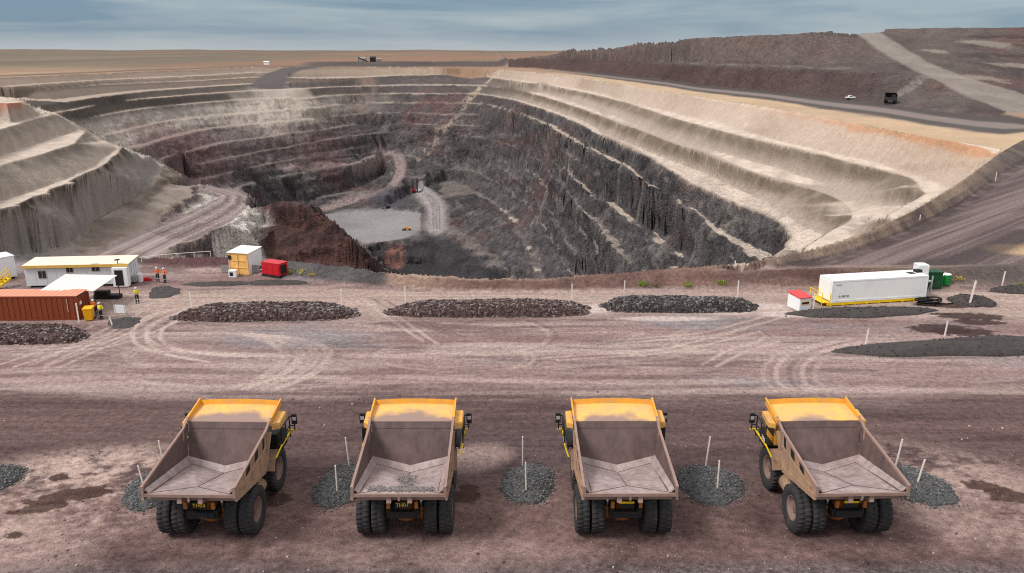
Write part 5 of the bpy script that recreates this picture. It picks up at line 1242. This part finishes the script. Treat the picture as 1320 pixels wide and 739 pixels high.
# ------------------------------------------------------------------ people
def skin_mesh(name, J, E, m, parent, sub=2):
    me = bpy.data.meshes.new(name); me.from_pydata([j[0] for j in J], E, []); o = bpy.data.objects.new(name, me); COL.objects.link(o); o.parent = parent; me.materials.append(m)
    sk = o.modifiers.new('skin', 'SKIN'); 
    sv = me.skin_vertices.new() if not me.skin_vertices else me.skin_vertices[0]
    dd = me.skin_vertices[0].data
    for i, j in enumerate(J): r = j[1]; dd[i].radius = r if isinstance(r, tuple) else (r, r)
    dd[0].use_root = True
    sk.use_smooth_shade = True; s = o.modifiers.new('sub', 'SUBSURF'); s.levels = sub; s.render_levels = sub; return o
def make_person(label, px, py, face, shirt, arms='down', h=1.78):
    a = G(px, py); t = tag(empty('person', a, face), label, 'person', 'site workers in high visibility shirts'); s = h/1.78
    def S(p): return (p[0]*s, p[1]*s, p[2]*s)
    el, ha = {'down': ((.27, -.02, 1.14), (.28, .10, .90)), 'fold': ((.25, -.02, 1.16), (.06, .24, 1.20)), 'hip': ((.36, -.06, 1.18), (.20, .05, 1.03))}[arms]
    J = [((0,0,.98),.125),((0,.0,1.18),.12),((0,-.01,1.40),.125),((0,-.01,1.50),.055),((0,.01,1.60),.075),((0,.01,1.70),.08)]
    E = [(0,1),(1,2),(2,3),(3,4),(4,5)]
    for sx in (-1, 1):
        n = len(J); J += [((sx*.19,-.01,1.42),.06),((sx*el[0],el[1],el[2]),.045),((sx*ha[0],ha[1],ha[2]),.034)]; E += [(2,n),(n,n+1),(n+1,n+2)]
        n = len(J); J += [((sx*.10,0,.90),.095),((sx*.11,.02,.50),.065),((sx*.12,-.02,.10),.045),((sx*.13,.13,.04),.042)]; E += [(0,n),(n,n+1),(n+1,n+2),(n+2,n+3)]
    skin_mesh('body', [(S(p), r*s) for p, r in J], E, M['skin'], t)
    J = [((0,0,.96),.145),((0,0,1.18),.14),((0,-.01,1.40),.145),((0,-.01,1.46),.08)]; E = [(0,1),(1,2),(2,3)]
    for sx in (-1, 1):
        n = len(J); J += [((sx*.19,-.01,1.42),.075),((sx*el[0],el[1],el[2]),.06),((sx*(el[0]*.45+ha[0]*.55),el[1]*.45+ha[1]*.55,el[2]*.45+ha[2]*.55),.05)]; E += [(2,n),(n,n+1),(n+1,n+2)]
    sh = skin_mesh('shirt', [(S(p), r*s) for p, r in J], E, shirt, t)
    b = MB(); b.tube(S((0,0,1.10)), S((0,0,1.15)), .15*s, 16); b.build('reflective_band', M['tape'], sh)
    J = [((0,0,1.0),.13)]; E = []
    for sx in (-1, 1):
        n = len(J); J += [((sx*.10,0,.88),.11),((sx*.11,.02,.50),.08),((sx*.12,-.02,.08),.065)]; E += [(0,n),(n,n+1),(n+1,n+2)]
    tr = skin_mesh('trousers', [(S(p), r*s) for p, r in J], E, M['navy'], t)
    for sx in (-1, 1):
        b = MB(); b.tube(S((sx*.112,.012,.40)), S((sx*.112,.012,.45)), .088*s, 14); b.build('reflective_band', M['tape'], tr)
        b = MB(); b.box(sx*.13*s-.055, sx*.13*s+.055, -.09, .2, 0, .1); b.build('boot', M['black'], t, bevel=.03)
    b = MB(); c = (0, .01, 1.70)
    for k in range(5):
        a0, a1 = k*math.pi/10, (k+1)*math.pi/10
        b.tube(S((0,.01,1.69+.125*math.sin(a0))), S((0,.01,1.69+.125*math.sin(a1))), .128*math.cos(a0)*s, 16, max(.002, .128*math.cos(a1)*s))
    b.plate([S((-.11,.08,1.69)), S((.11,.08,1.69)), S((.08,.21,1.68)), S((-.08,.21,1.68))], .015); b.build('helmet', M['helmet'], t, True)
    # face
    b = MB()
    for sx in (-1, 1): b.tube(S((sx*.032,.078,1.645)), S((sx*.032,.092,1.645)), .011, 8)
    b.build('eyes', M['black'], t); b = MB(); b.bar(S((0,.085,1.63)), S((0,.105,1.60)), .02, .02); b.build('nose', M['skin'], t)
    return t
make_person('person in yellow shirt standing by the yellow wheelie bin', 131, 411.5, R(160), M['hivis_y'], 'hip')
make_person('person partly hidden behind the end of the orange container', 122.5, 407.5, R(200), M['hivis_o'], 'fold')
make_person('person in yellow shirt standing alone in the middle of the camp yard', 177.5, 391, R(200), M['hivis_y'], 'fold')
make_person('left of two people in orange shirts by the red dirt bank', 204, 363.5, R(190), M['hivis_o'], 'fold')
make_person('right of two people in orange shirts by the red dirt bank', 213, 364.5, R(150), M['hivis_o'], 'hip')

# ------------------------------------------------------------------ shrubs and dry grass on the bund
def shrub(label, px, py, r, col, seed, name='shrub'):
    a = Vector(hit(px, py)); rnd = random.Random(seed); t = tag(empty(name, a), label, 'shrub' if name == 'shrub' else 'dry grass', 'shrubs on the pit bund' if name == 'shrub' else None)
    b = MB()
    for k in range(260):
        u = rnd.gauss(0, .45); v = rnd.gauss(0, .45); w_ = abs(rnd.gauss(.4, .28)); c = Vector((u*r, v*r, w_*r*.9)); d = Vector((rnd.uniform(-1, 1), rnd.uniform(-1, 1), rnd.uniform(-.2, 1))).normalized(); q = d.cross(Vector((rnd.random(), rnd.random(), rnd.random()))).normalized()
        l_ = r*rnd.uniform(.12, .28); b.add([c-q*l_*.3, c+d*l_, c+q*l_*.3, c-d*l_*.4], [(0,1,2,3)])
    b.build('foliage', mat('leaf_green' if name == 'shrub' else 'straw', col, .8, 0, var=.35, scale=8), t)
    b = MB()
    for k in range(5): an = k*1.26; b.tube((0, 0, -.05), (.5*r*math.cos(an), .5*r*math.sin(an), .6*r), .02, 5)
    b.build('stem', M['axle'], t)
for i, (px, py, r, c, lab) in enumerate([(828,368,.6,(120,150,50),'largest bright green shrub on the bund above the charcoal windrow'),(846,370,.4,(110,116,60),'small dull green shrub between two brighter ones on the bund'),
    (887,369.5,.6,(128,150,52),'low bright green shrub in the middle of the bund row'),(931,367,.62,(126,152,50),'rightmost bright green shrub on the bund by the white post'),(1316,369,.4,(120,140,60),'small green shrub at the right edge of the photo')]): shrub(lab, px, py, r, c, 70+i)
for i, (px, py, r, lab) in enumerate([(375,352,.4,'yellow dry grass tuft beside the red generator'),(389,352,.55,'wide yellow dry grass tuft on the grey berm'),(402,356,.4,'rightmost yellow dry grass tuft on the grey berm'),(1236,361,.5,'dry grass tuft right of the green drums')]): shrub(lab, px, py, r, (196,180,96), 90+i, 'grass_tuft')

# loose stones over the near yard
b = MB(); rnd = random.Random(21)
for k in range(5200):
    y = 33+26*rnd.random()**1.5; x = rnd.uniform(-.74, .74)*y
    if float(fbm(np.array([x/4.]), np.array([y/3.]), 3, 500)[0]) < rnd.uniform(-.5, .55): continue
    b.cur = 0 if rnd.random() < .6 else 1; r = rnd.uniform(.018, .045) if rnd.random() < .95 else rnd.uniform(.06, .11); b.rock((x, y, r*.2+.01), r, rnd)
o = b.build('loose_stones', [mat('brown_stone', (104,84,80), .95, 0, var=.3), mat('pale_stone', (176,160,152), .95, 0, var=.3)]); tag(o, 'small loose stones scattered over the yard around the trucks', 'stones', kind='stuff')
# ------------------------------------------------------------------ far machines
def far_truck(name, label, cat, px, py, rz, col, sc=1.0, kind='truck'):
    a = Vector(hit(px, py)); t = tag(empty(name, a, rz), label, cat); t.scale = (sc,)*3; m = M[col]
    if kind == 'truck':
        b = MB(); b.plate([(-2.6,-3.2,3.2),(2.6,-3.2,3.2),(2.6,2.6,2.6),(-2.6,2.6,2.6)], .3); b.plate([(-2.6,-3.2,3.2),(-2.6,2.6,2.6),(-2.6,3.4,4.8),(-2.6,-3.2,3.8)], .15); b.plate([(2.6,-3.2,3.2),(2.6,2.6,2.6),(2.6,3.4,4.8),(2.6,-3.2,3.8)], .15); b.plate([(-2.6,2.6,2.6),(2.6,2.6,2.6),(2.6,3.4,4.8),(-2.6,3.4,4.8)], .15); b.plate([(-2.6,3.4,4.8),(2.6,3.4,4.8),(2.6,5.6,5.2),(-2.6,5.6,5.2)], .15); b.build('dump_body', m, t)
        b = MB(); b.box(-2.4, -.6, 4, 5.8, 3, 4.4); b.build('cab', M['black'], t); b = MB(); b.box(-2.6, 2.6, 3.6, 6.6, 1.6, 3); b.build('front_deck', M['rubber'], t)  # front parts coloured near black to look in shadow
        for x, y in ((-2, 0), (2, 0), (-2, 4.5), (2, 4.5)): b = MB(); b.tube((x-.6, y, 1.35), (x+.6, y, 1.35), 1.35, 20); b.build('wheel', M['rubber'], t)
    elif kind == 'ute':
        b = MB(); b.box(-.9, .9, -2.5, 2.4, .5, 1.15); b.build('body', m, t, bevel=.08); b = MB(); b.box(-.85, .85, -.6, 1.2, 1.15, 1.85); c_ = b.build('cab', m, t, bevel=.15); b = MB(); b.box(-.87, .87, -.4, 1.0, 1.3, 1.7); b.build('window', M['glass'], c_)
        for x in (-.8, .8):
            for y in (-1.6, 1.5): b = MB(); b.tube((x-.12, y, .38), (x+.12, y, .38), .38, 14); b.build('wheel', M['rubber'], t)
    elif kind == 'digger':
        for x in (-1.7, 1.7): b = MB(); b.box(x-.4, x+.4, -2.6, 2.6, 0, 1.2); b.build('track', M['black'], t, bevel=.3)
        b = MB(); b.box(-1.8, 1.8, -2.8, 1.6, 1.3, 3.0); b.build('house', m, t, bevel=.1); b = MB(); b.box(-1.8, -.5, .4, 2.0, 1.5, 3.6); b.build('cab', m, t); b = MB(); b.bar((.4, 1.2, 2.2), (.4, 4.5, 4.6), .5, .7); b.bar((.4, 4.5, 4.6), (.4, 6.4, 1.6), .4, .5); b.build('boom', m, t); b = MB(); b.box(-.4, 1.2, 5.7, 7.0, .2, 1.6); b.build('bucket', M['black'], t)
    elif kind == 'loader':
        b = MB(); b.box(-1.5, 1.5, -4, -.2, 1.2, 2.8); b.build('engine_body', m, t, bevel=.1); b = MB(); b.box(-1.0, 1.0, -.4, 1.2, 1.6, 4.2); b.build('cab', m, t); b = MB(); b.bar((-.9, 1, 2), (-.9, 4, 1.2), .3, .5); b.bar((.9, 1, 2), (.9, 4, 1.2), .3, .5); b.build('lift_arm', m, t); b = MB(); b.box(-2, 2, 3.8, 5.2, .3, 1.5); b.build('bucket', M['black'], t)
        for x in (-1.4, 1.4):
            for y in (-2.6, 2): b = MB(); b.tube((x-.45, y, 1.2), (x+.45, y, 1.2), 1.2, 18); b.build('wheel', M['rubber'], t)
    elif kind == 'rig':
        for x in (-1.5, 1.5): b = MB(); b.box(x-.4, x+.4, -3, 3, 0, 1.1); b.build('track', M['black'], t)
        b = MB(); b.box(-1.6, 1.6, -3.2, 2.4, 1.2, 3.4); b.build('cab', m, t); b = MB()
        for x in (-.5, .5):
            for y in (2.6, 3.4): b.bar((x, y, .8), (x, y, 17), .28, .28)
        for k in range(8): b.bar((-.5, 2.6, 1.5+k*2), (.5, 3.4, 3.2+k*2), .16, .16)
        b.build('mast', M['black'], t)
    return t
far_truck('haul_truck', 'distant dark haul truck on the road at the foot of the waste dump', 'haul truck', 1148, 133, R(150), 'black', 1.0)  # black in place of yellow: the truck's shadow is put into its colour
far_truck('utility_vehicle', 'distant white utility vehicle left of the dark truck by the dump', 'utility vehicle', 1096, 128, R(90), 'white', 1.0, 'ute')
far_truck('loader', 'wheel loader near the front of the grey pit floor', 'loader', 525, 297, R(95), 'yellow', .9, 'loader')
far_truck('excavator', 'dark excavator on the shaded back of the pit floor', 'excavator', 500, 269, R(140), 'black', .9, 'digger')
far_truck('drill_rig', 'left of two drill rigs at the corner of the pit floor', 'drill rig', 533.5, 248, R(170), 'red', .95, 'rig')
far_truck('drill_rig', 'right of two drill rigs at the corner of the pit floor', 'drill rig', 540, 248, R(150), 'white', .95, 'rig')
# far buildings on the plain
def far_shed(label, px, Y, wm, dm, hm, m):
    d = ray(px, 83); x = d[0]/d[1]*Y; z = float(ground(x, Y)); t = tag(empty('shed', (x, Y, z)), label, 'shed')
    b = MB(); b.box(-wm/2, wm/2, -dm/2, dm/2, -1, hm); b.build('wall', m, t); b = MB(); b.plate([(-wm/2-.5, -dm/2-.5, hm), (wm/2+.5, -dm/2-.5, hm), (wm/2+.5, 0, hm*1.35), (-wm/2-.5, 0, hm*1.35)], .3); b.plate([(-wm/2-.5, 0, hm*1.35), (wm/2+.5, 0, hm*1.35), (wm/2+.5, dm/2+.5, hm), (-wm/2-.5, dm/2+.5, hm)], .3); b.build('roof', m, t)
far_shed('white shed on the plain beyond the pit rim', 344, 1480, 9, 7, 4.5, M['white']); far_shed('pale sloped shed on the dark bank beyond the pit', 468, 1560, 11, 9, 6, M['grey'])
far_shed('dark shed right of the pale one on the far bank', 481, 1560, 10, 8, 7, M['black']); far_shed('low pale shed at the far bank, right of the dark shed', 489, 1570, 9, 6, 4, M['grey'])
def conveyor(label, px0, px1, Y, h0, h1):
    d0, d1 = ray(px0, 82), ray(px1, 82); x0, x1 = d0[0]/d0[1]*Y, d1[0]/d1[1]*Y; z = float(ground(x0, Y)); t = tag(empty('conveyor', (x0, Y, z)), label, 'conveyor')
    b = MB(); b.bar((0, 0, h0), (x1-x0, 0, h1), 2.2, 1.8); b.build('belt', M['black'], t)
    for u in (.5, .95): b = MB(); b.bar(((x1-x0)*u, 0, -2), ((x1-x0)*u, 0, h0+(h1-h0)*u), .8, .8); b.build('leg', M['black'], t)
conveyor('dark inclined conveyor rising beside the pale shed on the far bank', 474, 462, 1545, 1, 8)
